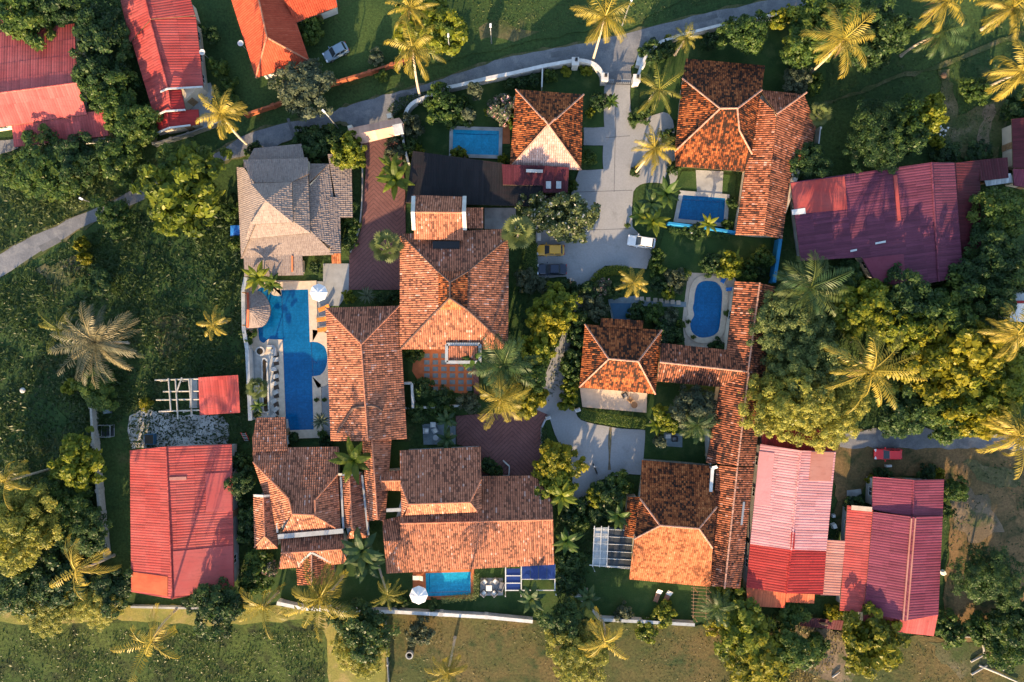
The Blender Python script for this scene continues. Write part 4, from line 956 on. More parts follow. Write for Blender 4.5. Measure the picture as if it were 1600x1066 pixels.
def palm(key, u, v, h, r, label, base=None, name='palm_tree', cat='palm tree', group='palm trees', nuts=True, var=None):
    L = PALMS[key]; i = USED.get(key, 0); USED[key] = i + 1; me = L[i % len(L)] if var is None else L[var]
    top = at(u, v, h); b = at(*base, 0) if base else Vector((top.x + random.uniform(-.6, .6), top.y + random.uniform(-.6, .6), 0))
    o = thing(name, label, cat, b, group)
    m = MB(); N = 12; pth = []; rad = []; tr = .2 if r > 2.5 else .12
    for k in range(N + 1):
        t = k / N; q = b.lerp(top, t); bow = math.sin(math.pi * t) * .06 * h; d = (top - b); d.z = 0; dl = d.length
        if dl > .5: q = q + d / dl * bow * -.6
        pth.append(q); rad.append(tr * (1.5 if k == 0 else 1 - .35 * t) * (1 + .06 * (k % 2)))
    if h > 1.2: m.tube(pth, rad, 8); m.build('trunk', 'palm_bark', o)
    c = bpy.data.objects.new('crown', me); C.objects.link(c); c.parent = o; c.location = top - b; s_ = r / PALM_R[key]; c.scale = (s_, s_, s_); c.rotation_euler = (random.uniform(-.08, .08), random.uniform(-.08, .08), random.uniform(0, 6.28) if key not in ('coco',) else random.uniform(-.5, .5))
    if nuts and key in ('coco', 'cocogreen', 'sparse') and r > 3.4:
        q = nut_cluster(0); x = q.build('coconuts', 'coconut', None, True); x.parent = o; x.location = top - b
    return o
def hedge(label, px, wd, h, mat, leaf=.2, dens=90, name='hedge', closed=False):
    P = [at(*p, h * .7) for p in px]; Vs = []; Ts = []; o0 = P[0].copy(); o0.z = 0
    for a, b in zip(P[:-1], P[1:]):
        L = (b - a).length; n = int(L * (wd + 2 * h) * dens); d = np.array(((b - a) / L)[:2]); s_ = np.array([-d[1], d[0]])
        t = rng.random(n); q = rng.uniform(-1, 1, n); top = rng.random(n) < .6
        off = np.where(top, q * wd / 2, np.sign(q) * wd / 2) + rng.normal(0, .07, n); z = np.where(top, h + rng.normal(0, .06, n), rng.uniform(.1, h, n))
        XY = np.array([a.x, a.y]) + np.outer(t * L, d) + np.outer(off, s_); PP = np.column_stack([XY, z]) - np.array([o0.x, o0.y, 0])
        N = np.column_stack([np.outer(np.where(top, 0, np.sign(q)), s_), np.where(top, 1, .3)]) + rng.normal(0, .45, (n, 3))
        Vs.append(leaf_quads(PP, N, leaf * rng.uniform(.7, 1.3, n), leaf * .6)); Ts.append(rng.random(n))
    me = quads_mesh(name, np.concatenate(Vs), np.concatenate(Ts), [mat]); o = bpy.data.objects.new(name, me); C.objects.link(o); o.location = o0
    return tag(o, label, 'hedge', 'clipped hedges')
def in_poly(X, Y, poly):
    r = np.zeros(len(X), bool); n = len(poly)
    for i in range(n):
        x1, y1 = poly[i][:2]; x2, y2 = poly[(i + 1) % n][:2]
        c = ((y1 > Y) != (y2 > Y)); r ^= c & (X < (x2 - x1) * (Y - y1) / ((y2 - y1) if y2 != y1 else 1e-9) + x1)
    return r
def cover(name, px, dens, size, hgt, mat, holes=(), wind=(0, 0), clump=.5):
    """ground cover nobody could count: low leaves and blades in patches"""
    poly = [at(*p)[:2] for p in px]; xs = [p[0] for p in poly]; ys = [p[1] for p in poly]
    A = (max(xs) - min(xs)) * (max(ys) - min(ys)); n = int(A * dens)
    X = rng.uniform(min(xs), max(xs), n); Y = rng.uniform(min(ys), max(ys), n); k = in_poly(X, Y, poly)
    for h_ in holes: k &= ~in_poly(X, Y, [at(*p)[:2] for p in h_])
    f = np.sin(X * .9 + np.sin(Y * .6) * 2) + np.sin(Y * .8 + np.sin(X * .5) * 2.2) + np.sin(X * .33 + Y * .27) * 1.2
    k &= (f + rng.normal(0, 1.2, n)) > -1.6 * clump * 2 + .4
    X, Y, f = X[k], Y[k], f[k]; n = len(X)
    hh = hgt * np.clip(.5 + .25 * f, .15, 1.4) * rng.uniform(.5, 1.2, n)
    P = np.column_stack([X, Y, hh * rng.uniform(.5, 1, n)])
    s_ = size * rng.uniform(.6, 1.5, n)
    N = rng.normal(size=(n, 3)) * .55 + np.array([wind[0], wind[1], .8])
    V = leaf_quads(P, N, s_, s_ * .33); T = np.clip(.42 + .14 * f + rng.normal(0, .15, n), 0, 1)
    o = bpy.data.objects.new(name, quads_mesh(name, V, T, [mat])); C.objects.link(o); o['kind'] = 'stuff'; return o
# ------------------------------------------------------------------ palms: crown pixel, height, radius, where the trunk stands
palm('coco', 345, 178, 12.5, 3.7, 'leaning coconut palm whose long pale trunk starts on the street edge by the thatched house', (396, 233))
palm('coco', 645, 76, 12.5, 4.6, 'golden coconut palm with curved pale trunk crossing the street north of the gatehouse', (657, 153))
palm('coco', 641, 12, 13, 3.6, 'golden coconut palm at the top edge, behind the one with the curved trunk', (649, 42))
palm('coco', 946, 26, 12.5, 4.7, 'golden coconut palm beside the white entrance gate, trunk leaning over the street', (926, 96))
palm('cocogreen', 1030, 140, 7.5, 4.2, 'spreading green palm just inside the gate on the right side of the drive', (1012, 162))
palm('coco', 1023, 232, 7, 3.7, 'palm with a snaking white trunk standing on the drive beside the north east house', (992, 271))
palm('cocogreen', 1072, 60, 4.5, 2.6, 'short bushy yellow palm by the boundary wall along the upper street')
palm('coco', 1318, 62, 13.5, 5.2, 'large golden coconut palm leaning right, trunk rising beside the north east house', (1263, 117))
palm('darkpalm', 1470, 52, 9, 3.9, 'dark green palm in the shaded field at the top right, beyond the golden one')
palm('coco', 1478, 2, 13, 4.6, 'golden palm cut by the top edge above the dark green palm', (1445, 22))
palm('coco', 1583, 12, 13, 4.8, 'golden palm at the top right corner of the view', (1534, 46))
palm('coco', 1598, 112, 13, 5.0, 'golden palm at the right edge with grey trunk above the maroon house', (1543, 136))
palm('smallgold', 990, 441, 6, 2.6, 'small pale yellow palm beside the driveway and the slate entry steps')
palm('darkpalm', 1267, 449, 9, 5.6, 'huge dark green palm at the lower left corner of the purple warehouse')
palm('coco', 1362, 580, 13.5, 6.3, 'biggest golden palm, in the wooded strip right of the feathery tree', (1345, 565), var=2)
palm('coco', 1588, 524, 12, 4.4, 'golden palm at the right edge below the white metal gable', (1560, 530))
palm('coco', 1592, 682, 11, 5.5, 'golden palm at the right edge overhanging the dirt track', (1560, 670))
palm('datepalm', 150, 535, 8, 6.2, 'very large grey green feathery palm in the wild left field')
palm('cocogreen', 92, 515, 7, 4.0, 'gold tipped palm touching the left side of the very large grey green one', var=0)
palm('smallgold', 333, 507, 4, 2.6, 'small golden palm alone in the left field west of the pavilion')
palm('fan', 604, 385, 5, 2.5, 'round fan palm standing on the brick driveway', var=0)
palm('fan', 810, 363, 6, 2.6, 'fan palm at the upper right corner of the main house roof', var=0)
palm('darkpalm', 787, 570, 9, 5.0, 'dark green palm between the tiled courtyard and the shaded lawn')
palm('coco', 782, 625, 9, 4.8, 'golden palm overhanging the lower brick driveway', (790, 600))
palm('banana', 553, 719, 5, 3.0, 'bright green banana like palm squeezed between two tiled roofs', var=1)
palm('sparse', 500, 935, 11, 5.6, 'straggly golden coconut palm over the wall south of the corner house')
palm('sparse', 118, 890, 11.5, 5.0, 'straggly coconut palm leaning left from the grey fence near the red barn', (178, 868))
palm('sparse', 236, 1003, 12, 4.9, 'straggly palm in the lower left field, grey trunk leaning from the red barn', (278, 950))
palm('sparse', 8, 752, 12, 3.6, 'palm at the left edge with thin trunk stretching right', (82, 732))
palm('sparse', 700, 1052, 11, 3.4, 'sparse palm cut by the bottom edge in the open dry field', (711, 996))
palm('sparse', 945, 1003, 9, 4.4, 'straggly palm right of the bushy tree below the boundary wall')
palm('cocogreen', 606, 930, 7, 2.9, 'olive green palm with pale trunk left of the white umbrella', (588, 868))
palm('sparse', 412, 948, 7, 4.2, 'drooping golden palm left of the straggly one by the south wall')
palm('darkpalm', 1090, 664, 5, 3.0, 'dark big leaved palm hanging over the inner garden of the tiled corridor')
palm('banana', 698, 656, 2.5, 1.6, 'upper of two small star shaped palms on the slate patio', var=2, name='garden_palm')
palm('banana', 699, 686, 2.5, 1.7, 'lower of two small star shaped palms on the slate patio', var=2, name='garden_palm')
palm('banana', 566, 860, 5, 3.2, 'dark banana clump at the right corner of the corner house', var=2, name='banana_plant')
palm('banana', 574, 880, 4, 2.6, 'second dark banana clump below the first by the corner house', var=2, name='banana_plant')
palm('banana', 618, 281, 3.5, 2.6, 'gold edged ornamental palm by the brick driveway and the black roof', var=1, name='banana_plant')
palm('banana', 612, 262, 3, 2.0, 'smaller gold edged plant above the ornamental palm by the brick driveway', var=1, name='banana_plant')
palm('banana', 1040, 303, 3.5, 2.4, 'banana plant left of the small pool of the north east house', var=0, name='banana_plant')
palm('banana', 1018, 318, 3, 2.1, 'banana plant on the drive edge above the parked white car', var=2, name='banana_plant')
palm('banana', 1020, 346, 3.0, 2.2, 'light green banana plant next to the parked white car', var=1, name='banana_plant')
palm('banana', 1000, 338, 2.5, 1.8, 'low banana plant at the drive corner above the white car', var=0, name='banana_plant')
palm('banana', 1106, 350, 2.0, 1.5, 'banana plant at the lower edge of the small pool of the north east house', var=1, name='banana_plant')
palm('banana', 404, 434, 4, 2.2, 'yellow banana plant below the thatched house annex', var=1, name='banana_plant')
palm('banana', 425, 444, 2.5, 1.6, 'green banana plant right of the yellow one by the long pool', var=0, name='banana_plant')
palm('fan', 402, 607, 4, 1.7, 'small fan palm over the white wall beside the long pond', var=0, name='garden_palm')
palm('banana', 404, 634, 2.2, 1.2, 'small fern like palm at the bottom of the long pond', var=0, name='garden_palm')
palm('agave', 502, 658, 1.8, 1.5, 'grey spiky plant beside the foot of the long pool', var=0, name='agave', cat='plant')
palm('agave', 574, 462, 1.4, 1.5, 'spiky agave in the planter below the brick driveway', var=0, name='agave', cat='plant')
palm('banana', 966, 806, 3.5, 2.0, 'small palm left of the villa roof corner', var=0, name='garden_palm')
palm('banana', 1025, 662, 3, 1.6, 'yellow big leaved plant at the corner of the guest house terrace', var=1, name='banana_plant')
palm('fan', 1280, 178, 3.5, 1.8, 'yellowish fan palm right of the north east house wing', var=0, name='garden_palm')
palm('darkpalm', 1120, 950, 5, 3.0, 'dark drooping palm below the lower end of the tiled corridor')
palm('banana', 878, 775, 4.5, 2.2, 'yellow green banana at the right end of the poolside house roof', var=1, name='banana_plant')
palm('banana', 885, 845, 3.5, 2.2, 'dark banana right of the poolside house', var=0, name='banana_plant')
palm('banana', 918, 935, 3, 1.9, 'dark big leaved plant inside the bend of the south wall', var=2, name='banana_plant')
palm('banana', 830, 935, 3.5, 2.2, 'brownish palm like plant below the solar awning', var=2, name='banana_plant')
palm('agave', 725, 560, 2, 1.3, 'small spiky plant in front of the courtyard canopy', var=1, name='agave', cat='plant')
palm('banana', 740, 560, 4, 2.0, 'green palm sprouting beside the courtyard canopy', var=0, name='garden_palm')
palm('banana', 955, 160, 1.5, 1.2, 'low leafy plant behind the left gate pillar', var=0, name='banana_plant')

# ------------------------------------------------------------------ trees
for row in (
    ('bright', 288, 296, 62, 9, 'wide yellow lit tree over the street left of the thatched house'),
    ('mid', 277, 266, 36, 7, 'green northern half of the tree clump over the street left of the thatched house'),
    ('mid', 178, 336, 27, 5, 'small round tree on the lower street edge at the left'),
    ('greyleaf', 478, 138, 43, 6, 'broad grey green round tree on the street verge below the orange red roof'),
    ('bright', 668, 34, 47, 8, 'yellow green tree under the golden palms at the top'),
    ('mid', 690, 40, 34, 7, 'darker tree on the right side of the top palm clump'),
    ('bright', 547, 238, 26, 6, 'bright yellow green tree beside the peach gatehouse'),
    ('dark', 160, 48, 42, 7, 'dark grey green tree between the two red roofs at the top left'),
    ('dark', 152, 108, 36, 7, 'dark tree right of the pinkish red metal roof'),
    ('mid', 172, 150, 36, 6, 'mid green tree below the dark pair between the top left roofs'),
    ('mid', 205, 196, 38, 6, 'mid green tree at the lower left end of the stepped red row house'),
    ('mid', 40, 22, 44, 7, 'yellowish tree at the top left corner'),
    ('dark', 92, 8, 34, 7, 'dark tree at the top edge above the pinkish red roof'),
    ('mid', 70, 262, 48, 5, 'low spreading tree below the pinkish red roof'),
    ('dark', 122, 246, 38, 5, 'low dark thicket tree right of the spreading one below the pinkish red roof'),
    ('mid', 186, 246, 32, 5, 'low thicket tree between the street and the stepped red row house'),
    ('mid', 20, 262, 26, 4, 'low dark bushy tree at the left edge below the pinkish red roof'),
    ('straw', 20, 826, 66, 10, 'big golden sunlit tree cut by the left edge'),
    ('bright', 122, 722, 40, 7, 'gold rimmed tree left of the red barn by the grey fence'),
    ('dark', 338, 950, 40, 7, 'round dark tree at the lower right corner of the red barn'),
    ('dark', 568, 985, 42, 7, 'dark shaded top half of the round tree below the south wall'),
    ('straw', 562, 1018, 40, 6, 'pale sunlit lower half of the round tree below the south wall'),  # same tree as above: its sunny and shaded sides are painted by leaf colour
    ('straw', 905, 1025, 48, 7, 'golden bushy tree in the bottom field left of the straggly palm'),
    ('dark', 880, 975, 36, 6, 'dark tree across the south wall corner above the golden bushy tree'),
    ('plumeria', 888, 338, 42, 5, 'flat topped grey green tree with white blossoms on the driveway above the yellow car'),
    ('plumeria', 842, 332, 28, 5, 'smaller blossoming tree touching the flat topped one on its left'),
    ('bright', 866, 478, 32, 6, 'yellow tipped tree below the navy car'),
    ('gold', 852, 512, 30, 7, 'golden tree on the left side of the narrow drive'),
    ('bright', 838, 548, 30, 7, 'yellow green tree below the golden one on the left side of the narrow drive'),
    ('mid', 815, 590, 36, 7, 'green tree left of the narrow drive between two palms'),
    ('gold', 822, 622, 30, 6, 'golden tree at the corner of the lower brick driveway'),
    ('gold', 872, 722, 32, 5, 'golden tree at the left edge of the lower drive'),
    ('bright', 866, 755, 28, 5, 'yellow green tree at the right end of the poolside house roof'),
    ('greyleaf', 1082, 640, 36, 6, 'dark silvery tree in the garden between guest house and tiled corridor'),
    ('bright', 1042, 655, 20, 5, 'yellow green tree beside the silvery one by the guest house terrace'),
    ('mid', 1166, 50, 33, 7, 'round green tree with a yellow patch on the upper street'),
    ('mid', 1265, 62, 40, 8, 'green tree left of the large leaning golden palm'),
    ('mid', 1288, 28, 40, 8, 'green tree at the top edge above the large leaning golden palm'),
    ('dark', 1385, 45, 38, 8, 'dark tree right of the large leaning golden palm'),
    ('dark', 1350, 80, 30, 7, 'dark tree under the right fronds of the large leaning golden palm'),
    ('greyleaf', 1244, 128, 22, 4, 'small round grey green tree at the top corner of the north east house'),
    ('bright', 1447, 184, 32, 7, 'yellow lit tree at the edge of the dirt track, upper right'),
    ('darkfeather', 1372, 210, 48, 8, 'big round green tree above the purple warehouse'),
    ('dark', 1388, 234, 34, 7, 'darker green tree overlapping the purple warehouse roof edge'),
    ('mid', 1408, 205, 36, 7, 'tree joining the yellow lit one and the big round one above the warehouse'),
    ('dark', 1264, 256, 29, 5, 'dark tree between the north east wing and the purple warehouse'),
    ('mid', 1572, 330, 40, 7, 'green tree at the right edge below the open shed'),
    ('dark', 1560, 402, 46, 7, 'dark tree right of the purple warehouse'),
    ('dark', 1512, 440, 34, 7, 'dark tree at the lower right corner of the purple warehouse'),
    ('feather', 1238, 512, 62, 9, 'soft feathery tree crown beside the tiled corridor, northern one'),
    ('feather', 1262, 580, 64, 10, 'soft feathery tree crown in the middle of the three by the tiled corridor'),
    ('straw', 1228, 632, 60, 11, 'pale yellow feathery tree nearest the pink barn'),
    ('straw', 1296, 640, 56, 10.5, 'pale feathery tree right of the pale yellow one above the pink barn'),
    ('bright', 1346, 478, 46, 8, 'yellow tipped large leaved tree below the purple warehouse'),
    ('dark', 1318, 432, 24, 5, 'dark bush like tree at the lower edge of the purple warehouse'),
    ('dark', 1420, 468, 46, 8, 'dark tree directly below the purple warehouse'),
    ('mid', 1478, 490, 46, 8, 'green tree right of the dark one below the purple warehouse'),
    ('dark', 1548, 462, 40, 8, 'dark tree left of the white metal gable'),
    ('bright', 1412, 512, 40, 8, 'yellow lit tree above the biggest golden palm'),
    ('gold', 1478, 560, 58, 10, 'large golden tree right of the biggest golden palm'),
    ('gold', 1540, 548, 46, 9, 'golden tree left of the palm below the white gable'),
    ('bright', 1556, 610, 52, 9, 'yellow green tree in the right strip above the dirt track'),
    ('gold', 1530, 650, 40, 8, 'golden tree at the street lamp over the dirt track'),
    ('mid', 1470, 640, 34, 6, 'green tree on the upper edge of the dirt track'),
    ('dark', 1412, 640, 42, 6, 'dark tree below the biggest golden palm'),
    ('mid', 1480, 668, 26, 5, 'small green tree on the upper edge of the dirt track, near the street lamp'),
    ('dark', 1590, 440, 24, 6, 'small dark tree above the white metal gable'),
    ('darkfeather', 1546, 902, 47, 8, 'round blue green tree right of the plum roofed house'),
    ('dark', 1592, 968, 38, 7, 'dark tree in the lower right corner'),
    ('gold', 1366, 1004, 48, 6, 'yellow rimmed tree below the plum roofed house'),
    ('bright', 1165, 985, 46, 5, 'green thicket tree below the pink roofed barn'),
    ('gold', 1185, 1025, 48, 5, 'yellow lit thicket tree at the bottom edge below the pink roofed barn'),
    ('mid', 1238, 1020, 34, 5, 'dark thicket tree right of the yellow lit one at the bottom edge'),
    ('mid', 1575, 1010, 34, 5, 'green tree above the fallen logs in the lower right corner'),
    ('dark', 95, 905, 42, 5, 'dark thicket tree under the straggly palm near the red barn'),
    ('straw', 70, 948, 44, 4, 'sunlit thicket below the dark one at the lower left'),
    ('straw', 150, 945, 40, 4, 'sunlit thicket left of the red barn foot'),
    ('dark', 30, 920, 40, 5, 'dark thicket below the big golden tree at the left edge'),
    ('dark', 175, 918, 32, 4, 'dark thicket at the lower left corner of the red barn'),
    ('mid', 150, 608, 30, 4, 'round green tree below the very large grey green palm'),
    ('mid', 100, 790, 38, 5, 'green tree between the gold rimmed tree and the grey fence'),
    ('dark', 130, 830, 36, 5, 'dark tree left of the grey fence beside the red barn'),
    ('dark', 375, 755, 22, 4, 'dark tree between the red barn and the corner house'),
    ('mid', 1494, 766, 19, 3.5, 'small green tree at the top right corner of the plum roofed house'),
): plant(*row)

# ------------------------------------------------------------------ shrubs
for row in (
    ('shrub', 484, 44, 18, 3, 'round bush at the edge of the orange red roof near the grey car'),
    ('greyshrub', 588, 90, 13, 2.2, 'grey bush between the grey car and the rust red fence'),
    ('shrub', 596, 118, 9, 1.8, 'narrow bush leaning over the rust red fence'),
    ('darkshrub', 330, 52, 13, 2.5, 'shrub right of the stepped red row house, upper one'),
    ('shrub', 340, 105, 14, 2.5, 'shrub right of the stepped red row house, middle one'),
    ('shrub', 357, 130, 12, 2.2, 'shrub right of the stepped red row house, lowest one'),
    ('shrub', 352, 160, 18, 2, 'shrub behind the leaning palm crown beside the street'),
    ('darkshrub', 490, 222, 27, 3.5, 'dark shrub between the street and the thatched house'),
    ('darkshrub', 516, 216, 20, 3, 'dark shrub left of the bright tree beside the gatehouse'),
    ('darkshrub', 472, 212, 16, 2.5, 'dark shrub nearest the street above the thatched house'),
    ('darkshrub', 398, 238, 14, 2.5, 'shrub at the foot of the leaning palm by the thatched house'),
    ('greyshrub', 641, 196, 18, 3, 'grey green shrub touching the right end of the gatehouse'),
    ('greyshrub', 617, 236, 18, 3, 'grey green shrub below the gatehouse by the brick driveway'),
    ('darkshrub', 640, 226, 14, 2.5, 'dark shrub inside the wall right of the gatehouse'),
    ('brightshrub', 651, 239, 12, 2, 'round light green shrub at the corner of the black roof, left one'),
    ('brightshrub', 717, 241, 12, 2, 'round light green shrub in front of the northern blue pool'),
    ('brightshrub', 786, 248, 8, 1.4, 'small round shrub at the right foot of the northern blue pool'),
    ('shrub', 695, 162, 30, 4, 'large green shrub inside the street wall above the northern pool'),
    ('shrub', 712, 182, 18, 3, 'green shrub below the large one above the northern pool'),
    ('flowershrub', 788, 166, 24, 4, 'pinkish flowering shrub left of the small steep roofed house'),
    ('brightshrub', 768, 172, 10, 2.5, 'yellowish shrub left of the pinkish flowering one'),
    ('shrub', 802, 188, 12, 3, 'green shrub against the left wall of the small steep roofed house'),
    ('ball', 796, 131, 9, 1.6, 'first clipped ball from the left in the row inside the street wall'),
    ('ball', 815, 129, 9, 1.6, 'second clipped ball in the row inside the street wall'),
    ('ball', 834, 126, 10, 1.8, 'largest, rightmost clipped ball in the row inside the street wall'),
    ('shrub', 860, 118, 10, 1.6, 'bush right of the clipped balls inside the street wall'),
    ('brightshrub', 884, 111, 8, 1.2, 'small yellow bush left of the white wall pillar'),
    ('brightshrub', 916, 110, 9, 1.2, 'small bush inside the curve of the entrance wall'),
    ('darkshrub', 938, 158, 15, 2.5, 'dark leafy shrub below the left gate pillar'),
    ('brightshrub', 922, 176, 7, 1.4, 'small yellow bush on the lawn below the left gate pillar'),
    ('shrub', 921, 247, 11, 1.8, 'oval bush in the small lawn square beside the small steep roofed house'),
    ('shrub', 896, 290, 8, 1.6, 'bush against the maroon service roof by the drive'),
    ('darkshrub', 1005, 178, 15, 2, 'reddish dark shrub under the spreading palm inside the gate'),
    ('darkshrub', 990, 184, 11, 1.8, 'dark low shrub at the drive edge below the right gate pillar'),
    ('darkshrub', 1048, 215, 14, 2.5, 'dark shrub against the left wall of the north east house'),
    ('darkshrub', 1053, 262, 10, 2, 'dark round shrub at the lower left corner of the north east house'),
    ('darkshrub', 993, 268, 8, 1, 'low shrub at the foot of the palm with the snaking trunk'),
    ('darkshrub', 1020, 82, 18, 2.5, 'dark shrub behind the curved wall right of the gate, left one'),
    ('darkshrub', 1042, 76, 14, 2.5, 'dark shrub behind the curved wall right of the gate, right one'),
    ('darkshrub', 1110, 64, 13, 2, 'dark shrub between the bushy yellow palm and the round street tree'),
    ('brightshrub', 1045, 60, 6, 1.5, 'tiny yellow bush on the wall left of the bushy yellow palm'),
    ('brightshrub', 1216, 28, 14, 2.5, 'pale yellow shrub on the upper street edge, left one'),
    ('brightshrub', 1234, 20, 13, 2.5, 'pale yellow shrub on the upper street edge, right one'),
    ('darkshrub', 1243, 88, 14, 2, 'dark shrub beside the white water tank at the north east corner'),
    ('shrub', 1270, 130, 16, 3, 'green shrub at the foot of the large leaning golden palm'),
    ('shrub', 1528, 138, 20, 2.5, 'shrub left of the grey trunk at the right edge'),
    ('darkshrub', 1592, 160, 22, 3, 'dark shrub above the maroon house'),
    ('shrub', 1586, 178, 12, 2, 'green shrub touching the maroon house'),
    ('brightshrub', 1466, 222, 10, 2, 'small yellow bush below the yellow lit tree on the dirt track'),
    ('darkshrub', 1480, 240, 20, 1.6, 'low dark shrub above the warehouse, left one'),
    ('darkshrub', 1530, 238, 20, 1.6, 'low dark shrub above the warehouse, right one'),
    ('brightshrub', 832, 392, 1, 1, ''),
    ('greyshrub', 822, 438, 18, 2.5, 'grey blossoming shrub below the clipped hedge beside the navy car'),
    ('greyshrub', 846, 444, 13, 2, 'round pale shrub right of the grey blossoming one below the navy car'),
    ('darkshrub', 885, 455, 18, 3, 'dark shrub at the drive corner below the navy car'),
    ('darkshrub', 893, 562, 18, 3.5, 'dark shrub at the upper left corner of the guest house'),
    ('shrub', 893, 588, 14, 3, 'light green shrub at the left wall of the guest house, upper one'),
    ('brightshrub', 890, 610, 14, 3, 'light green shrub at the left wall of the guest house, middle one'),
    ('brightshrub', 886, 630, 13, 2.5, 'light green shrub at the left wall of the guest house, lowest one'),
    ('darkshrub', 905, 528, 20, 3.5, 'dark shrub above the left corner of the guest house'),
    ('darkshrub', 900, 500, 18, 3, 'dark shrub on the narrow drive right side, above the guest house'),
    ('greyshrub', 930, 480, 20, 3, 'grey leaved shrub left of the slate steps of the guest house'),
    ('darkshrub', 922, 456, 16, 2.5, 'dark shrub between the drive bend and the grey leaved one'),
    ('flowershrub', 940, 452, 15, 2.5, 'reddish flowering shrub inside the curved hedge'),
    ('darkshrub', 960, 452, 13, 2, 'dark shrub above the slate steps of the guest house'),
    ('darkshrub', 995, 487, 14, 2.5, 'dark shrub right of the slate steps of the guest house'),
    ('shrub', 1025, 492, 17, 2.5, 'green shrub below the stepping slabs, left one'),
    ('greyshrub', 1046, 498, 15, 2.5, 'pale shrub below the stepping slabs, right one'),
    ('darkshrub', 1040, 518, 20, 3, 'dark shrub at the upper right corner of the guest house'),
    ('darkshrub', 1053, 525, 15, 3, 'dark shrub between guest house and kidney pool'),
    ('shrub', 1062, 507, 8, 2, 'small shrub on the left rim of the kidney pool terrace'),
    ('greyshrub', 1056, 438, 17, 2.5, 'silver leaved shrub above the stepping slabs'),
    ('brightshrub', 1044, 458, 11, 2, 'bright green round shrub at the stepping slabs'),
    ('shrub', 1068, 430, 11, 2, 'green shrub at the upper left corner of the kidney pool terrace'),
    ('darkshrub', 1030, 445, 14, 2, 'dark shrub left of the silver leaved one'),
    ('shrub', 1028, 400, 12, 2.4, 'upper shrub of the green row right of the white car'),
    ('shrub', 1027, 421, 12, 2.4, 'lower shrub of the green row right of the white car'),
    ('brightshrub', 1142, 416, 19, 3.5, 'yellow green shrub above the kidney pool'),
    ('darkshrub', 1112, 412, 16, 2.5, 'dark shrub above the kidney pool, left of the yellow green one'),
    ('shrub', 1172, 424, 15, 3, 'green shrub above the top of the tiled corridor'),
    ('shrub', 1193, 402, 16, 3, 'green shrub against the blue wall'),
    ('darkshrub', 1188, 428, 12, 2, 'dark shrub at the lower end of the blue wall'),
    ('darkshrub', 1120, 540, 12, 1.6, 'dark low shrub at the foot of the kidney pool'),
    ('shrub', 1137, 352, 9, 1.6, 'small bush at the lower right corner of the north east pool'),
    ('darkshrub', 1143, 318, 9, 1.6, 'small bush right of the north east pool'),
    ('darkshrub', 1086, 361, 14, 2, 'bush below the blue garden wall'),
    ('brightshrub', 545, 464, 10, 1.6, 'light green bush at the left end of the planter below the brick driveway'),
    ('darkshrub', 597, 467, 11, 1.5, 'dark bush in the planter below the brick driveway'),
    ('darkshrub', 613, 464, 10, 1.5, 'dark bush at the right end of the planter below the brick driveway'),
    ('shrub', 640, 554, 12, 2, 'green bush at the upper left of the tiled courtyard'),
    ('darkshrub', 655, 553, 10, 1.8, 'dark bush beside the green one in the tiled courtyard'),
    ('darkshrub', 660, 606, 16, 2, 'dark shrub at the lower left of the tiled courtyard'),
    ('darkshrub', 690, 620, 16, 2.4, 'dark shrub on the lower rim of the tiled courtyard'),
    ('greyshrub', 735, 629, 17, 3, 'grey green shrub below the courtyard wall, right one'),
    ('shrub', 690, 640, 18, 2.4, 'green shrub below the courtyard wall, middle one'),
    ('darkshrub', 655, 645, 16, 2.2, 'dark shrub below the courtyard wall, left one'),
    ('darkshrub', 760, 728, 12, 1.6, 'dark shrub in the small bed beside the lower brick driveway'),
    ('darkshrub', 775, 735, 10, 1.6, 'second dark shrub in the small bed beside the lower brick driveway'),
    ('darkshrub', 950, 770, 24, 3, 'dark shrub island on the lower drive left of the villa'),
    ('brightshrub', 932, 778, 15, 2.5, 'yellow green shrub on the left of the dark island by the villa'),
    ('shrub', 970, 755, 18, 2.5, 'green shrub on the upper right of the dark island by the villa'),
    ('darkshrub', 940, 805, 20, 2.5, 'dark shrub above the translucent canopy'),
    ('darkshrub', 895, 800, 22, 3, 'dark shrub right of the poolside house, upper one'),
    ('darkshrub', 890, 875, 22, 3, 'dark shrub right of the solar awning'),
    ('darkshrub', 885, 912, 22, 3, 'dark shrub right of the solar awning, lower one'),
    ('shrub', 905, 820, 15, 2.5, 'green shrub between poolside house and translucent canopy'),
    ('darkshrub', 678, 946, 9, 1.4, 'low dark bush at the south wall right of the white umbrella'),
    ('shrub', 628, 940, 12, 1.5, 'low green bush at the south wall left of the white umbrella'),
    ('greyshrub', 655, 990, 20, 3, 'small pale feathery bush in the field below the south wall'),
    ('brightshrub', 1011, 984, 18, 1.8, 'round straw coloured bush in the field below the lawn wall'),
    ('greyshrub', 975, 958, 14, 2, 'thin bare looking bush on the wall below the striped lawn'),
    ('brightshrub', 1038, 962, 18, 2, 'yellow topped bush on the wall below the striped lawn'),
    ('shrub', 1142, 930, 16, 3, 'shrub below the end of the tiled corridor'),
    ('goldshrub', 1125, 975, 20, 3, 'golden shrub at the end of the lawn wall'),
    ('shrub', 1240, 962, 22, 2.5, 'green shrub below the rusty end of the pink roofed barn'),
    ('goldshrub', 1302, 958, 12, 2.5, 'golden bush in the gap between the two red barns'),
    ('shrub', 1280, 1010, 18, 2, 'shrub at the edge of the bare earth patch'),
    ('goldshrub', 1468, 742, 9, 1.6, 'small golden bush at the top right corner of the plum roof'),
    ('goldshrub', 1361, 750, 7, 1.4, 'tiny golden bush at the top left corner of the plum roof'),
    ('darkshrub', 1336, 790, 14, 2, 'dark shrub in the yard between the pink barn and the plum roof'),
    ('darkshrub', 1380, 742, 12, 1.6, 'dark shrub above the plum roof below the red car'),
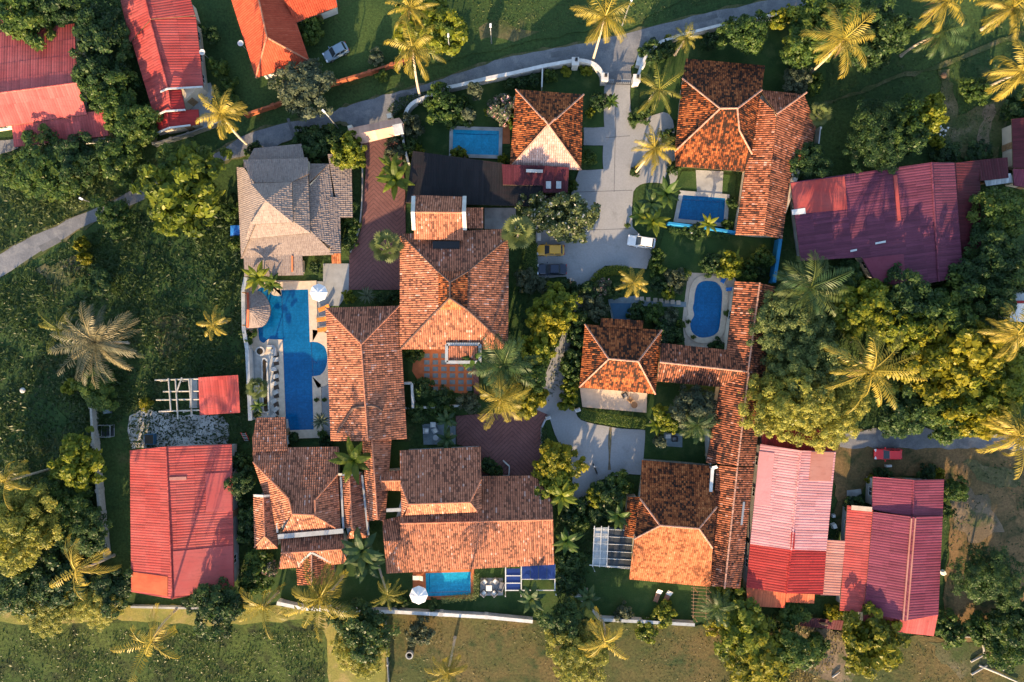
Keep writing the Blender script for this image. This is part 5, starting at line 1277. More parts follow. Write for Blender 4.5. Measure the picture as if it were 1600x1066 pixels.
    ('darkshrub', 1450, 742, 16, 1.6, 'dark shrub above the plum roof at the right'),
    ('shrub', 1480, 800, 12, 1.6, 'low shrub right of the plum roof'),
    ('shrub', 1490, 985, 24, 2.5, 'green shrub at the lower right corner of the plum roofed house'),
    ('shrub', 1540, 985, 26, 3, 'green shrub below the round blue green tree'),
    ('darkshrub', 388, 800, 18, 3, 'dark shrub along the wall left of the corner house, upper one'),
    ('darkshrub', 385, 830, 18, 3, 'dark shrub along the wall left of the corner house, lower one'),
    ('shrub', 404, 876, 20, 3, 'green shrub at the lower left of the corner house'),
    ('flowershrub', 418, 890, 13, 2.5, 'orange tinted shrub at the lower left of the corner house'),
    ('shrub', 395, 912, 22, 3, 'green shrub on the bank between red barn and corner house'),
    ('darkshrub', 372, 720, 14, 2.5, 'dark shrub below the pink ladder spot beside the red barn'),
    ('darkshrub', 300, 944, 16, 1, 'low dark bush along the foot of the red barn, left one'),
    ('goldshrub', 125, 382, 11, 2.5, 'orange yellow bush below the street, upper one'),
    ('goldshrub', 130, 402, 10, 2.5, 'orange yellow bush below the street, lower one'),
    ('darkshrub', 150, 440, 22, 2, 'dark bush in the left field above the large palm'),
    ('brightshrub', 108, 605, 12, 2, 'yellowish bush left of the round tree below the large palm'),
    ('goldshrub', 226, 632, 10, 1.4, 'golden bush on the rubble yard'),
    ('shrub', 372, 380, 12, 2, 'bush at the left wall of the thatched house'),
    ('shrub', 358, 330, 13, 2, 'bush in the field left of the thatched house'),
    ('darkshrub', 548, 320, 14, 1.8, 'green bush beside the brick driveway right of the thatched house'),
    ('shrub', 550, 352, 13, 1.8, 'green bush at the curve of the brick driveway'),
    ('darkshrub', 545, 378, 13, 1.6, 'dark bush below the thatched house beside the brick driveway'),
    ('darkshrub', 492, 418, 10, 1.4, 'small bush between the thatched house and the white umbrella'),
    ('shrub', 386, 525, 12, 2, 'bush on the white wall beside the pavilion'),
    ('darkshrub', 455, 685, 10, 1.5, 'dark bush at the foot of the long pool, left one'),
    ('darkshrub', 510, 690, 12, 1.5, 'dark bush at the foot of the long pool, right one'),
    ('darkshrub', 560, 500, 1, 1, ''),
): 
    if row[-1]: plant(*row)
plant('column', 742, 140, 9, 6, 'slender grey green columnar tree leaning over the street wall', 'columnar_tree', 'tree')
plant('column', 732, 180, 9, 5, 'slender grey green columnar tree just above the northern pool', 'columnar_tree', 'tree')
plant('column', 1032, 690, 8, 5, 'slender columnar tree at the left edge of the inner garden of the villa', 'columnar_tree', 'tree')
hedge('clipped block hedge in front of the yellow and navy cars', [(828, 380), (828, 434)], 2.2, 1.1, 'leaf_mid')
hedge('curved yellow green hedge at the bend of the drive', smooth_px([(925, 462), (928, 442), (942, 426), (965, 422), (982, 424)], 3), 1.3, 1.1, 'leaf_bright')
hedge('long hedge below the guest house terrace', smooth_px([(908, 646), (930, 652), (970, 658), (1008, 662)], 2), 1.5, 1.2, 'leaf_mid')
hedge('L shaped hedge around the small pool of the poolside house', [(744, 896), (744, 932), (690, 938)], .8, .8, 'leaf_feather', .16)
hedge('low hedge strip along the blue garden wall', [(1045, 360), (1140, 370)], .7, .7, 'leaf_dark')
hedge('hedge on the slope of the lower brick driveway', [(850, 668), (850, 740)], .8, 1.0, 'leaf_dark')
hedge('dark hedge between street and peach gatehouse', smooth_px([(612, 178), (625, 162), (650, 156), (680, 148)], 2), 1.6, .9, 'leaf_dark')

# ------------------------------------------------------------------ ground cover
cover('weeds', [(-60, 500), (0, 440), (110, 380), (215, 330), (370, 300), (378, 440), (392, 560), (392, 690), (365, 700), (200, 700), (205, 640), (150, 700), (160, 900), (-60, 940)], 14, .5, .6, 'weed', clump=.8)
cover('tall_weeds', [(-60, 500), (0, 440), (110, 380), (215, 330), (370, 300), (378, 440), (392, 560), (392, 640), (365, 640), (200, 640), (150, 700), (140, 900), (-60, 940)], 5, .75, .75, 'weed', clump=.25)
cover('tall_grass', [(-60, 250), (60, 235), (230, 250), (330, 246), (215, 294), (150, 324), (60, 364), (-60, 430)], 14, .6, .7, 'tall_grass_leaf', wind=(.4, .2), clump=.9)
cover('weeds', [(-60, 985), (180, 985), (500, 985), (512, 1100), (-60, 1100)], 14, .36, .35, 'field_weed', clump=.55)
cover('weeds', [(700, 60), (1000, 40), (1190, -20), (700, -20)], 7, .35, .25, 'tall_grass_leaf', clump=.6)
cover('weeds', [(612, 970), (850, 975), (1240, 990), (1600, 1020), (1600, 1090), (612, 1090)], 6, .28, .12, 'dry_weed', clump=.35)
cover('weeds', [(1180, 960), (1330, 960), (1340, 1000), (1260, 1080), (1120, 1080)], 9, .4, .5, 'dry_weed', clump=.8)
cover('weeds', [(1290, 60), (1600, 20), (1600, 180), (1480, 240), (1290, 260)], 6, .35, .25, 'weed', clump=.4)
cover('weeds', [(1480, 720), (1640, 720), (1640, 1020), (1470, 1000)], 3, .45, .5, 'weed', clump=.1)
cover('weeds', [(1200, 440), (1640, 430), (1640, 660), (1200, 680)], 9, .5, .6, 'weed', clump=.8)
cover('weeds', [(110, -20), (215, -20), (250, 215), (120, 225)], 12, .5, .6, 'weed', clump=.8)
cover('weeds', [(790, 445), (870, 445), (900, 560), (850, 640), (790, 630)], 8, .4, .4, 'weed', clump=.6)
cover('weeds', [(365, 690), (395, 690), (400, 930), (365, 930)], 10, .4, .5, 'weed', clump=.8)
cover('weeds', [(870, 790), (925, 790), (930, 860), (900, 960), (868, 950)], 10, .4, .5, 'weed', clump=.8)
# ------------------------------------------------------------------ pools
def pool(label, px, water, cop, copw=.5, z=.12, steps=None, lane=None):
    c = at(sum(p[0] for p in px) / len(px), sum(p[1] for p in px) / len(px), 0); o = thing('swimming_pool', label, 'pool', c)
    poly = [at(*p)[:2] for p in px]
    A = sum(poly[i][0] * poly[(i + 1) % len(poly)][1] - poly[(i + 1) % len(poly)][0] * poly[i][1] for i in range(len(poly)))
    if A < 0: poly = poly[::-1]
    m = MB(); m.prism(poly, -.05, z); m.build('water', water, o)
    out = inset(poly, -copw); n = len(poly); m = MB(); zt = z + .06
    for i in range(n):
        j = (i + 1) % n; a, b, c_, d = poly[i], poly[j], out[j], out[i]
        m.add([(*a, zt), (*b, zt), (*c_, zt), (*d, zt), (*a, 0), (*b, 0), (*c_, 0), (*d, 0)], [(3, 2, 1, 0), (2, 3, 7, 6), (1, 0, 4, 5)][:3])
    m.build('coping', cop, o)
    if steps:
        for q in steps: m = MB(); m.tube([at(*p, z + .012) for p in q], .045, 4); m.build('step_line', 'pool_tile_dark', o)
    return o
pool('long dark blue pool with round bays beside the long house', [(440, 453.7), (482, 452.4), (484.6, 534.6), (489, 534)] + smooth_px([(497, 535), (507, 541), (511, 551), (512, 562), (509, 576), (501, 586), (488, 588)], 2) + [(490.7, 671), (447.6, 672.4), (442, 531), (420, 530)] + smooth_px([(413, 536), (406, 532), (404, 515), (406, 480), (400, 462), (404, 452), (413, 448), (421, 455), (428, 462), (440.7, 462.7)], 2), 'pool_water', 'cream_stone', .75,
     steps=[[(440.5, 464), (442.5, 531)], [(486, 536), (489, 587)], [(488, 564), (495, 567), (497, 562)]])
pool('bright blue rectangular pool in the north garden by the black roof', [(708, 203), (780, 205), (779, 243), (707, 241)], 'pool_water_light', 'concrete', .3, steps=[[(712, 209), (776, 211)]])
pool('blue rectangular pool below the mossy north east house', [(1067, 305), (1133, 310), (1130, 349), (1059, 342)], 'pool_water', 'concrete', .35, steps=[[(1068, 312), (1124, 316), (1121, 346)]])
pool('kidney shaped blue pool on a beige terrace beside the tiled corridor', smooth_px([(1106, 439), (1118, 441), (1126, 450), (1128, 465), (1124, 510), (1118, 522), (1106, 527), (1092, 527), (1081, 519), (1078, 505), (1084, 493), (1082, 482), (1084, 472), (1085, 460), (1089, 446), (1097, 440), (1106, 439)], 3)[:-1], 'pool_water', 'cream_stone', .35)
pool('small light blue pool beneath the wide poolside roof', [(665, 895), (735.5, 893), (735.5, 929.5), (666, 931.5)], 'pool_water_light', 'terracotta', .3, steps=[[(671, 897), (671, 926), (732, 924)]])
sheet('spa_steps', [(953, 474), (986, 474), (978, 502), (960, 502)], .11, 'pot_blue')
# formal pond terrace beside the long pool
sheet('pond_terrace', [(397, 537), (437, 537), (444, 655), (401, 655)], .09, 'concrete')
o = thing('garden_pond', 'long narrow dark pond with white rounded rim beside the long pool', 'pond', at(413, 605, 0))
rim = [at(*p)[:2] for p in smooth_px([(409, 566), (410, 561), (414, 559), (418, 562), (419, 567), (422, 640), (421, 644), (417, 646), (413, 644), (411, 640), (409, 566)], 2)[:-1]]
if sum(rim[i][0] * rim[(i + 1) % len(rim)][1] - rim[(i + 1) % len(rim)][0] * rim[i][1] for i in range(len(rim))) < 0: rim = rim[::-1]
m = MB(); m.prism(rim, 0, .3); m.build('rim', 'white_wall', o); m = MB(); m.prism(inset(rim, .25), .2, .33); m.build('water', 'pond_water', o)
for i, v in enumerate((549, 562, 577, 588, 600, 613, 627, 640, 650)):
    a = at(428 + (i % 2) * 3, v, .25); m = MB(); m.box((a.x, a.y, .25), (1.0, .7, .5), .1 * i, 0, .5, .85); b = m.build('rock_planter', 'rock')
    tag(b, 'pale stone block beside the long pond, number %s down from the round basin' % ('one two three four five six seven eight nine'.split()[i]), 'stone block', 'stone blocks along the long pond')
    a = at(432, v + 5, .1); m = MB(); m.box((a.x, a.y, .14), (.8, .8, .16), .2); b = m.build('plant_bed', 'dark_wood'); tag(b, 'dark planting bed after pale stone block %s beside the long pond' % ('one two three four five six seven eight nine'.split()[i]), 'planting bed', 'planting beds along the long pond')
o = thing('fountain_basin', 'round grey stone basin at the top of the long pond', 'basin', at(408, 549, 0)); m = MB(); a = at(408, 549)
m.tube([(a.x, a.y, 0), (a.x, a.y, .55)], [.75, .75], 18); m.build('bowl', 'rock', o); m = MB(); m.disc((a.x, a.y, .56), .5, 18); m.build('water', 'pond_water', o)
m = MB(); m.tube([at(418, 541, .25), at(428, 541, .25), at(430, 545, .25), at(430, 556, .25)], .35, 6); b = m.build('curved_bench', 'metal_grey'); tag(b, 'curved grey bench at the head of the long pond', 'bench')

# ------------------------------------------------------------------ walls, fences, gate
def wall(name, label, px, wd, h, mat, cat='wall', z0=-.05, coping=None, posts=0, postmat=None):
    P = [at(*p, 0) for p in px]; o = thing(name, label, cat, P[0])
    q = [Vector((p.x, p.y, z0)) for p in P]; strip_part(o, 'panel' if cat == 'fence' else 'wall_body', mat, q, wd, h - z0)
    if coping: strip_part(o, 'coping', coping, [Vector((p.x, p.y, h)) for p in P], wd + .12, .07)
    if posts:
        for a, b in zip(P[:-1], P[1:]):
            n = max(1, int((b - a).length / posts))
            for k in range(n): c = a.lerp(b, k / n); m = MB(); m.box((c.x, c.y, h / 2 + .05), (wd + .18, wd + .18, h + .1), math.atan2((b - a).y, (b - a).x)); m.build('post', postmat or mat, o)
    return o
wall('boundary_wall', 'white wall curving from the gatehouse to the left gate pillar along the street', smooth_px([(634, 196), (638, 178), (650, 165), (672, 156), (700, 143)], 3) + [(720, 139), (760, 129), (800, 121), (847, 110)] + smooth_px([(880, 104), (905, 101), (925, 106), (936, 116), (942, 130)], 3), .42, 1.6, 'white_wall', coping='white_paint')
wall('boundary_wall', 'white wall running from the right gate pillar up along the street', smooth_px([(993, 128), (997, 116), (1001, 104), (1012, 88), (1030, 72)], 3) + [(1060, 62), (1100, 52), (1140, 42), (1230, 26)], .3, 1.6, 'white_wall', coping='white_paint')
wall('boundary_wall', 'pale wall along the west side of the long pool', [(391, 435), (387, 455), (388, 515), (393, 545), (398, 655)], .45, 1.8, 'white_wall', coping='poly_sheet')
wall('boundary_wall', 'white capped wall at the south edge from the corner house to the solar awning', [(440, 938), (478, 946), (560, 950), (620, 951), (690, 955), (760, 959), (832, 966)], .4, 1.3, 'concrete', coping='white_paint', posts=4, postmat='white_wall')
wall('boundary_wall', 'grey wall around the striped lawn, with a slanted left end', [(885, 918), (905, 930), (922, 944), (936, 963), (1000, 966), (1082, 971)], .35, 1.3, 'concrete', coping='poly_sheet')
wall('boundary_wall', 'low pale wall and lip below the red barn', [(208, 946), (300, 948), (372, 946)], .3, .7, 'concrete')
wall('garden_wall', 'bright blue garden wall below the north east pool', [(1041, 351), (1090, 357), (1150, 366)], .35, 1.5, 'blue_wall')
wall('garden_wall', 'bright blue wall at the top of the tiled corridor on the east boundary', [(1213, 376), (1208, 410), (1203, 443)], .5, 1.8, 'blue_wall')
wall('garden_wall', 'pale wall at the foot of the tiled courtyard', [(632, 637), (660, 636), (690, 635), (722, 633)], .3, 1.2, 'white_wall')
wall('garden_wall', 'white posted pergola wall between long house and courtyard', [(634, 598), (646, 598), (648, 636)], .35, 1.9, 'white_wall')
wall('garden_wall', 'purplish low wall on the right rim of the courtyard', [(742, 568), (744, 590), (745, 616)], .8, .8, 'brick_paving')
wall('garden_wall', 'low white walls of the bed beside the lower brick driveway', [(752, 744), (795, 743), (796, 728), (786, 719)], .15, .6, 'white_wall')
wall('garden_wall', 'dark kerb wall along the lower brick driveway', [(852, 655), (846, 668), (846, 738)], .25, .7, 'metal_grey')
wall('garden_wall', 'thin white kerb of the curved bed beside the thatched house', smooth_px([(565, 225), (567, 270), (566, 320), (561, 360), (548, 395)], 3), .15, .5, 'concrete')
wall('garden_wall', 'wall down from the gatehouse pillar to the black roof', [(630, 210), (634, 232), (640, 258)], .3, 1.7, 'white_wall')
wall('garden_wall', 'white wall stub between two hedges left of the small steep roofed house', [(847, 112), (846, 142)], .2, 1.6, 'white_wall')
wall('garden_wall', 'grey wall between the villa roof and its inner garden', [(1004, 718), (1060, 722), (1110, 727)], .25, 2.4, 'poly_sheet')
wall('garden_wall', 'pale blue wall on the right side of the inner garden of the villa', [(1104, 722), (1102, 690), (1100, 668)], .2, 2.2, 'poly_sheet')
wall('fence', 'rust red fence running along the upper street verge to the golden palm', [(388, 182), (430, 168), (470, 152), (530, 131), (580, 116), (648, 94)], .3, 1.2, 'rust_fence', 'fence', posts=3, postmat='rust_fence')
wall('fence', 'weathered grey plank fence left of the red barn', [(151, 635), (154, 692), (164, 800), (172, 868)], .35, 1.5, 'bare_timber', 'fence', posts=3, postmat='bare_timber')
wall('fence', 'dark grey fence below the stepped red row house', [(243, 216), (246, 228), (300, 212), (355, 192)], .2, 1.3, 'metal_grey', 'fence', posts=2.5)
wall('fence', 'dark metal fence rail along the east side of the tiled corridor, beside the barn', [(1184, 672), (1180, 730), (1161, 915)], .12, 1.6, 'metal_grey', 'fence', posts=3)
wall('fence', 'white rail fence between the north east wing and the dark tree', [(1275, 205), (1272, 232)], .15, 1.6, 'white_paint', 'fence', posts=2)
wall('fence', 'thin wire fence across the bottom field', [(603, 950), (605, 1000), (609, 1070)], .06, 1.0, 'metal_grey', 'fence', posts=3, postmat='bare_timber')
wall('kerb_board', 'long pale kerb board on the yard below the plum roofed house', [(1470, 992), (1510, 994), (1560, 1000)], .15, .4, 'bare_timber')
for nm, u, v in (('square white pillar left of the sliding gate', 942, 129), ('white pillar right of the sliding gate', 991, 131), ('white pillar in the street wall left of the gate', 897, 105)):
    a = at(u, v, 0); o = thing('gate_pillar', nm, 'pillar', a, 'white gate pillars'); m = MB(); m.box((a.x, a.y, 1.1), (.95, 1.1, 2.2)); m.build('shaft', 'white_wall', o)
    m = MB(); m.box((a.x, a.y, 2.24), (1.1, 1.25, .1)); m.build('cap_slab', 'white_paint', o); m = MB(); m.box((a.x + .15, a.y + .2, 2.5), (.42, .48, .45), 0, 0, .5, .8); m.build('lamp', 'black_metal', o)
a = at(1001, 96, 0); o = thing('sign_block', 'low white curved block behind the right gate pillar', 'sign wall', a); m = MB(); m.box((a.x, a.y, .6), (1.3, 2.4, 1.2), -.25); m.build('body', 'white_wall', o); m = MB(); m.box((a.x, a.y, 1.24), (1.45, 2.55, .08), -.25); m.build('slab', 'white_paint', o)
o = thing('sliding_gate', 'dark low metal gate across the driveway mouth', 'gate', at(965, 131, 0)); m = MB()
for z in (.25, .7, 1.15): m.tube([at(946, 131, z), at(987, 132.5, z)], .05, 6)
m.build('rail', 'black_metal', o); m = MB()
for k in range(14): q = at(946, 131).lerp(at(987, 132.5), k / 13); m.tube([(q.x, q.y, .1), (q.x, q.y, 1.25)], .03, 5)
m.build('bar', 'black_metal', o)
for u, v, lab in ((856, 652, 'white gate post at the corner of the lower brick driveway'), (902, 640, 'white post at the lower left of the guest house terrace')):
    a = at(u, v, 0); o = thing('gate_post', lab, 'post', a); m = MB(); m.box((a.x, a.y, .6), (.8, .5, 1.2), .3); m.build('shaft', 'white_wall', o); m = MB(); m.box((a.x, a.y + .05, 1.25), (.45, .35, .12), .3); m.build('lamp', 'metal_grey', o)

# ------------------------------------------------------------------ lamp posts
def lamp(label, u, v, h, du, dv, name='street_lamp'):
    a = at(u, v, 0); o = thing(name, label, 'street lamp', a, 'lamp posts and poles'); t = Vector((a.x + du, a.y + dv, h))
    m = MB(); m.tube([a, (a.x, a.y, h * .9), t], [.11, .08, .05], 8); m.build('pole', 'metal_grey', o); m = MB(); m.box((t.x, t.y, h), (.55, .28, .14), math.atan2(dv, du)); m.build('lamp_head', 'headlight', o)
lamp('white lamp post at the street end of the gatehouse', 528, 200, 6, -.6, .6); lamp('lamp post below the top palm clump on the street verge', 706, 90, 6, 0, .8)
lamp('lamp post on the upper grass verge left of the golden gate palm', 768, 68, 5, 0, .5); lamp('lamp post on the street under the golden gate palm', 972, 40, 6.5, .4, .8)
lamp('lamp at the street edge above the small round tree on the left', 160, 322, 5, -.2, .1); lamp('lamp post leaning out over the dirt track at the right', 1518, 662, 7, -1.2, -.9)

# ------------------------------------------------------------------ vehicles
def car(label, u, v, ang, paint, kind='wagon', roofpaint=None, L=4.3, W=1.75):
    a = at(u, v, .6); o = thing('parked_car', label, 'car', (a.x, a.y, .08), 'parked cars', world=False, rz=R(ang)); h = L / 2; wd = W / 2
    def loft(sec, n):
        vs = []; 
        for x, w_, z0, z1 in sec: vs += [(x, -w_ * .92, z0), (x, -w_, sm(z0, z1, .45)), (x, -w_ * .9, z1 - .05), (x, -w_ * .72, z1), (x, w_ * .72, z1), (x, w_ * .9, z1 - .05), (x, w_, sm(z0, z1, .45)), (x, w_ * .92, z0)]
        k = 8; f = [(i * k + j, (i + 1) * k + j, (i + 1) * k + (j + 1) % k, i * k + (j + 1) % k) for i in range(len(sec) - 1) for j in range(k)]
        return vs, [tuple(q[::-1]) for q in f] + [tuple(range(k)), tuple(reversed(range((len(sec) - 1) * k, len(sec) * k)))]
    sd = kind == 'sedan'; xr = -h + (.95 if sd else .28); xf = h * .42
    vs, fs = loft([(h, wd * .72, .30, .55), (h - .12, wd * .88, .22, .68), (h - .5, wd * .98, .2, .80), (xf, wd, .2, .93), (0, wd, .2, .95), (-h + .5, wd, .2, .95), (-h + .1, wd * .93, .22, .88), (-h, wd * .84, .3, .75)], 8)
    m = MB(); m.add(vs, fs)
    rf0, rf1, rw, zt = xf - .75, xr + .35, wd * .70, 1.47
    m.add([(rf0, -rw, zt), (rf0, rw, zt), (rf1, rw, zt), (rf1, -rw, zt), (rf0 + .06, -rw - .05, zt - .07), (rf0 + .06, rw + .05, zt - .07), (rf1 - .06, rw + .05, zt - .07), (rf1 - .06, -rw - .05, zt - .07)], [(0, 1, 2, 3)[::1], (0, 4, 5, 1), (1, 5, 6, 2), (2, 6, 7, 3), (3, 7, 4, 0)])
    bw = wd * .86
    for x0, x1 in ((xf, rf0), (sm(xf, xr, .5), sm(rf0, rf1, .5)), (xr, rf1)):
        for s_ in (-1, 1): m.tube([(x0, s_ * bw, .92), (x1, s_ * (rw + .03), zt - .05)], .055, 5)
    m.build('body', paint, o, True).data.polygons.foreach_set('use_smooth', [False] * len(m.f))
    if roofpaint: q = MB(); q.box(((rf0 + rf1) / 2, 0, zt + .012), (rf0 - rf1 - .06, rw * 2 - .06, .03)); q.build('roof_panel', roofpaint, o)
    g = MB(); g.add([(xf, -bw, .93), (xf, bw, .93), (rf0 + .05, rw, zt - .05), (rf0 + .05, -rw, zt - .05)], [(0, 1, 2, 3)]); g.build('windscreen', 'glass', o)
    g = MB(); g.add([(xr, bw, .93), (xr, -bw, .93), (rf1 - .05, -rw, zt - .05), (rf1 - .05, rw, zt - .05)], [(0, 1, 2, 3)]); g.build('rear_window', 'glass', o)
    for s_ in (-1, 1):
        g = MB(); g.add([(xf - .04, s_ * bw, .93), (xr + .04, s_ * bw, .93), (rf1, s_ * (rw + .02), zt - .06), (rf0, s_ * (rw + .02), zt - .06)], [(0, 1, 2, 3)]); g.build('side_window', 'glass', o)
        g = MB(); g.box((h - .16, s_ * wd * .68, .63), (.26, .38, .16), s_ * -.3); g.build('headlight', 'headlight', o)
        g = MB(); g.box((-h + .06, s_ * wd * .70, .72), (.16, .34, .2)); g.build('tail_light', 'tail_light', o)
        g = MB(); g.box((xf - .25, s_ * (wd + .1), .98), (.14, .24, .15)); g.build('mirror', paint, o)
        for x in (h - .85, -h + .85):
            g = MB(); g.tube([(x, s_ * (wd - .2), .31), (x, s_ * (wd + .02), .31)], [.32, .32], 16); wl = g.build('wheel', 'tyre', o)
            g = MB(); g.tube([(x, s_ * (wd - .1), .31), (x, s_ * (wd + .035), .31)], [.19, .19], 12); g.build('rim', 'hub', wl)
    return o
car('white hatchback parked beside the clump of banana plants on the drive', 1002, 378, 172, 'paint_white')
car('yellow wagon parked below the white blossoming tree', 860, 391, 180, 'paint_yellow')
car('dark navy sedan parked next to the yellow wagon', 862, 421, 180, 'paint_navy', 'sedan', L=4.6)
car('white roofed dark car half hidden by the white blossoming tree', 872, 314, 180, 'paint_black', roofpaint='paint_white')
car('red wagon with white headlights by the dirt track', 1387, 709.5, 180, 'paint_red', L=4.2)
car('silver grey car under trees beside the orange red tile roof', 525, 82, 208, 'paint_silver', L=4.0)
a = at(930, 733, .5); o = thing('motorcycle', 'black motorcycle standing on the lower drive', 'motorcycle', (a.x, a.y, .08), world=False, rz=R(112))
for x in (.62, -.62):
    m = MB(); ring = [(x + .28 * math.cos(6.2832 * k / 16), 0, .3 + .28 * math.sin(6.2832 * k / 16)) for k in range(17)]; m.tube(ring, .06, 6, cap=False); w_ = m.build('wheel', 'tyre', o)
    m = MB(); m.tube([(x, -.05, .3), (x, .05, .3)], .16, 10); m.build('rim', 'hub', w_)
m = MB(); m.tube([(.62, 0, .3), (.42, 0, .85), (.36, 0, 1.0)], .045, 6); m.tube([(.4, 0, .75), (0, 0, .45), (-.62, 0, .3)], .06, 6); m.tube([(.4, 0, .75), (-.1, 0, .72), (-.7, 0, .75)], .05, 6); m.build('frame', 'black_metal', o)
m = MB(); m.ball((.15, 0, .78), .2, 10, 6, sz=.7); m.build('fuel_tank', 'paint_black', o); m = MB(); m.box((-.35, 0, .82), (.65, .26, .1), 0, 0, .5, .9); m.build('seat', 'tyre', o)
m = MB(); m.tube([(.34, -.36, 1.02), (.42, 0, .98), (.34, .36, 1.02)], .025, 6); m.build('handlebar', 'metal_grey', o); m = MB(); m.ball((.55, 0, .88), .1, 8, 6); m.build('headlight', 'headlight', o); m = MB(); m.box((0, 0, .42), (.4, .25, .3)); m.build('engine', 'metal_grey', o)

# ------------------------------------------------------------------ umbrellas, loungers, garden furniture
def umbrella(label, u, v, r, h):
    a = at(u, v, h); a.z = 0; o = thing('garden_umbrella', label, 'umbrella', a, 'white garden umbrellas'); m = MB()
    for k in range(8):
        p = [(a.x + r * math.cos(6.2832 * (k + d) / 8), a.y + r * math.sin(6.2832 * (k + d) / 8), h - .45) for d in (0, 1)]
        md = [((x[0] + a.x) / 2, (x[1] + a.y) / 2, h - .16) for x in p]; mid = ((p[0][0] + p[1][0]) / 2, (p[0][1] + p[1][1]) / 2, h - .49); mm = ((md[0][0] + md[1][0]) / 2, (md[0][1] + md[1][1]) / 2, h - .2)
        m.add([(a.x, a.y, h), md[0], mm, md[1], p[0], mid, p[1]], [(0, 1, 2), (0, 2, 3), (1, 4, 5, 2), (2, 5, 6, 3)])
        q = [(x[0], x[1], x[2] - .16) for x in p]; m.add([p[0], p[1], q[1], q[0]], [(0, 1, 2, 3)])
    m.build('canopy', 'umbrella_cloth', o); m = MB(); m.tube([(a.x, a.y, 0), (a.x, a.y, h + .08)], .035, 8); m.build('pole', 'metal_grey', o)
    m = MB(); m.tube([(a.x, a.y, .05), (a.x, a.y, .2)], [.4, .3], 14); m.build('base', 'concrete', o); m = MB()
    for k in range(8): m.tube([(a.x, a.y, h - .06), (a.x + r * .98 * math.cos(6.2832 * k / 8), a.y + r * .98 * math.sin(6.2832 * k / 8), h - .5)], .015, 4)
    m.build('rib', 'metal_grey', o)
umbrella('white octagonal umbrella at the upper right corner of the long blue pool', 496.5, 457, 1.38, 2.5); umbrella('pale grey umbrella at the lower left of the small light blue pool', 653.5, 932, 1.42, 2.5)
def lounger(label, u, v, ang, cush, frame, L=1.9, W=.68, pil=None):
    a = at(u, v, .3); o = thing('sun_lounger', label, 'lounger', (a.x, a.y, .06), 'sun loungers', world=False, rz=R(ang))
    m = MB(); m.box((-.25, 0, .3), (L * .68, W, .07)); m.build('seat_frame', frame, o)
    m = MB(); m.box((-.25, 0, .38), (L * .66, W * .92, .09), 0, 0, .5, .96); m.build('mattress', cush, o)
    m = MB(); x0 = L * .21; m.add([(x0, -W / 2, .3), (x0, W / 2, .3), (x0 + L * .34, W / 2, .72), (x0 + L * .34, -W / 2, .72), (x0 - .04, -W / 2, .42), (x0 - .04, W / 2, .42), (x0 + L * .32, W / 2, .82), (x0 + L * .32, -W / 2, .82)], [(0, 1, 2, 3), (7, 6, 5, 4), (0, 4, 5, 1), (1, 5, 6, 2), (2, 6, 7, 3), (3, 7, 4, 0)]); m.build('backrest', pil or cush, o)
    for x in (-L * .52, L * .2):
        for y in (-W * .42, W * .42): m = MB(); m.tube([(x, y, 0), (x, y, .3)], .03, 6); m.build('leg', frame, o)
lounger('orange lounger nearest the white umbrella, by the long pool', 506, 482, 20, 'orange_cushion', 'wood'); lounger('middle orange lounger of the three by the long pool', 504, 499, 8, 'orange_cushion', 'wood'); lounger('orange lounger farthest from the white umbrella', 505, 515, 8, 'orange_cushion', 'wood')
lounger('brown lounger with pale head pillow on the striped lawn, left of the pair', 1027, 931, 70, 'brown_cushion', 'dark_wood', 2.1, .8, 'white_cushion'); lounger('brown lounger with pale head pillow on the striped lawn, right of the pair', 1042, 933, 66, 'brown_cushion', 'dark_wood', 2.1, .8, 'white_cushion')
lounger('white lounger on the terracotta deck left of the small light blue pool', 653, 903, 0, 'white_cushion', 'white_paint', 1.6, .7); lounger('pale blue lounger at the upper right corner of the kidney pool terrace', 1131, 436, 60, 'tarp_blue', 'white_paint', 1.3, .7); lounger('pale blue lounger beside the tiled corridor on the kidney pool terrace', 1141, 452, 5, 'tarp_blue', 'white_paint', 1.3, .6)
def armchair(label, u, v, ang, cush='white_cushion', frame='grey_wicker', w_=.85, grp='garden armchairs'):
    a = at(u, v, .4); o = thing('armchair', label, 'armchair', (a.x, a.y, .09), grp, world=False, rz=R(ang))
    m = MB(); m.box((0, 0, .2), (.8, w_, .24)); m.build('seat_base', frame, o); m = MB(); m.box((.03, 0, .38), (.62, w_ - .3, .14), 0, 0, .5, .94); m.build('cushion', cush, o)
    m = MB(); m.box((-.36, 0, .45), (.14, w_, .6)); m.build('backrest', frame, o)
    for s_ in (-1, 1): m = MB(); m.box((.02, s_ * (w_ / 2 - .07), .38), (.72, .13, .36)); m.build('armrest', frame, o)
    for x in (-.32, .32):
        for y in (-w_ * .4, w_ * .4): m = MB(); m.tube([(x, y, 0), (x, y, .1)], .03, 6); m.build('leg', 'black_metal', o)
def table(label, u, v, top, w_, d_, h=.45, rnd=False, name='garden_table'):
    a = at(u, v, h); o = thing(name, label, 'table', (a.x, a.y, .09), None, world=False); m = MB()
    if rnd: m.tube([(0, 0, h - .05), (0, 0, h)], [w_ / 2, w_ / 2], 18)
    else: m.box((0, 0, h - .03), (w_, d_, .06))
    m.build('table_top', top, o)
    for x in (-.36, .36):
        for y in (-.36, .36): m = MB(); m.tube([(x * w_, y * d_, 0), (x * w_, y * d_, h - .05)], .03, 6); m.build('leg', 'metal_grey', o)
table('square white low table among four armchairs on the grey paving', 764, 919, 'white_cushion', .9, .85)
armchair('upper left armchair around the square white table', 757, 909, -45); armchair('upper right armchair around the square white table', 774, 908, -135); armchair('lower left armchair around the square white table', 756, 927, 45); armchair('lower right armchair around the square white table', 772, 927, 135)
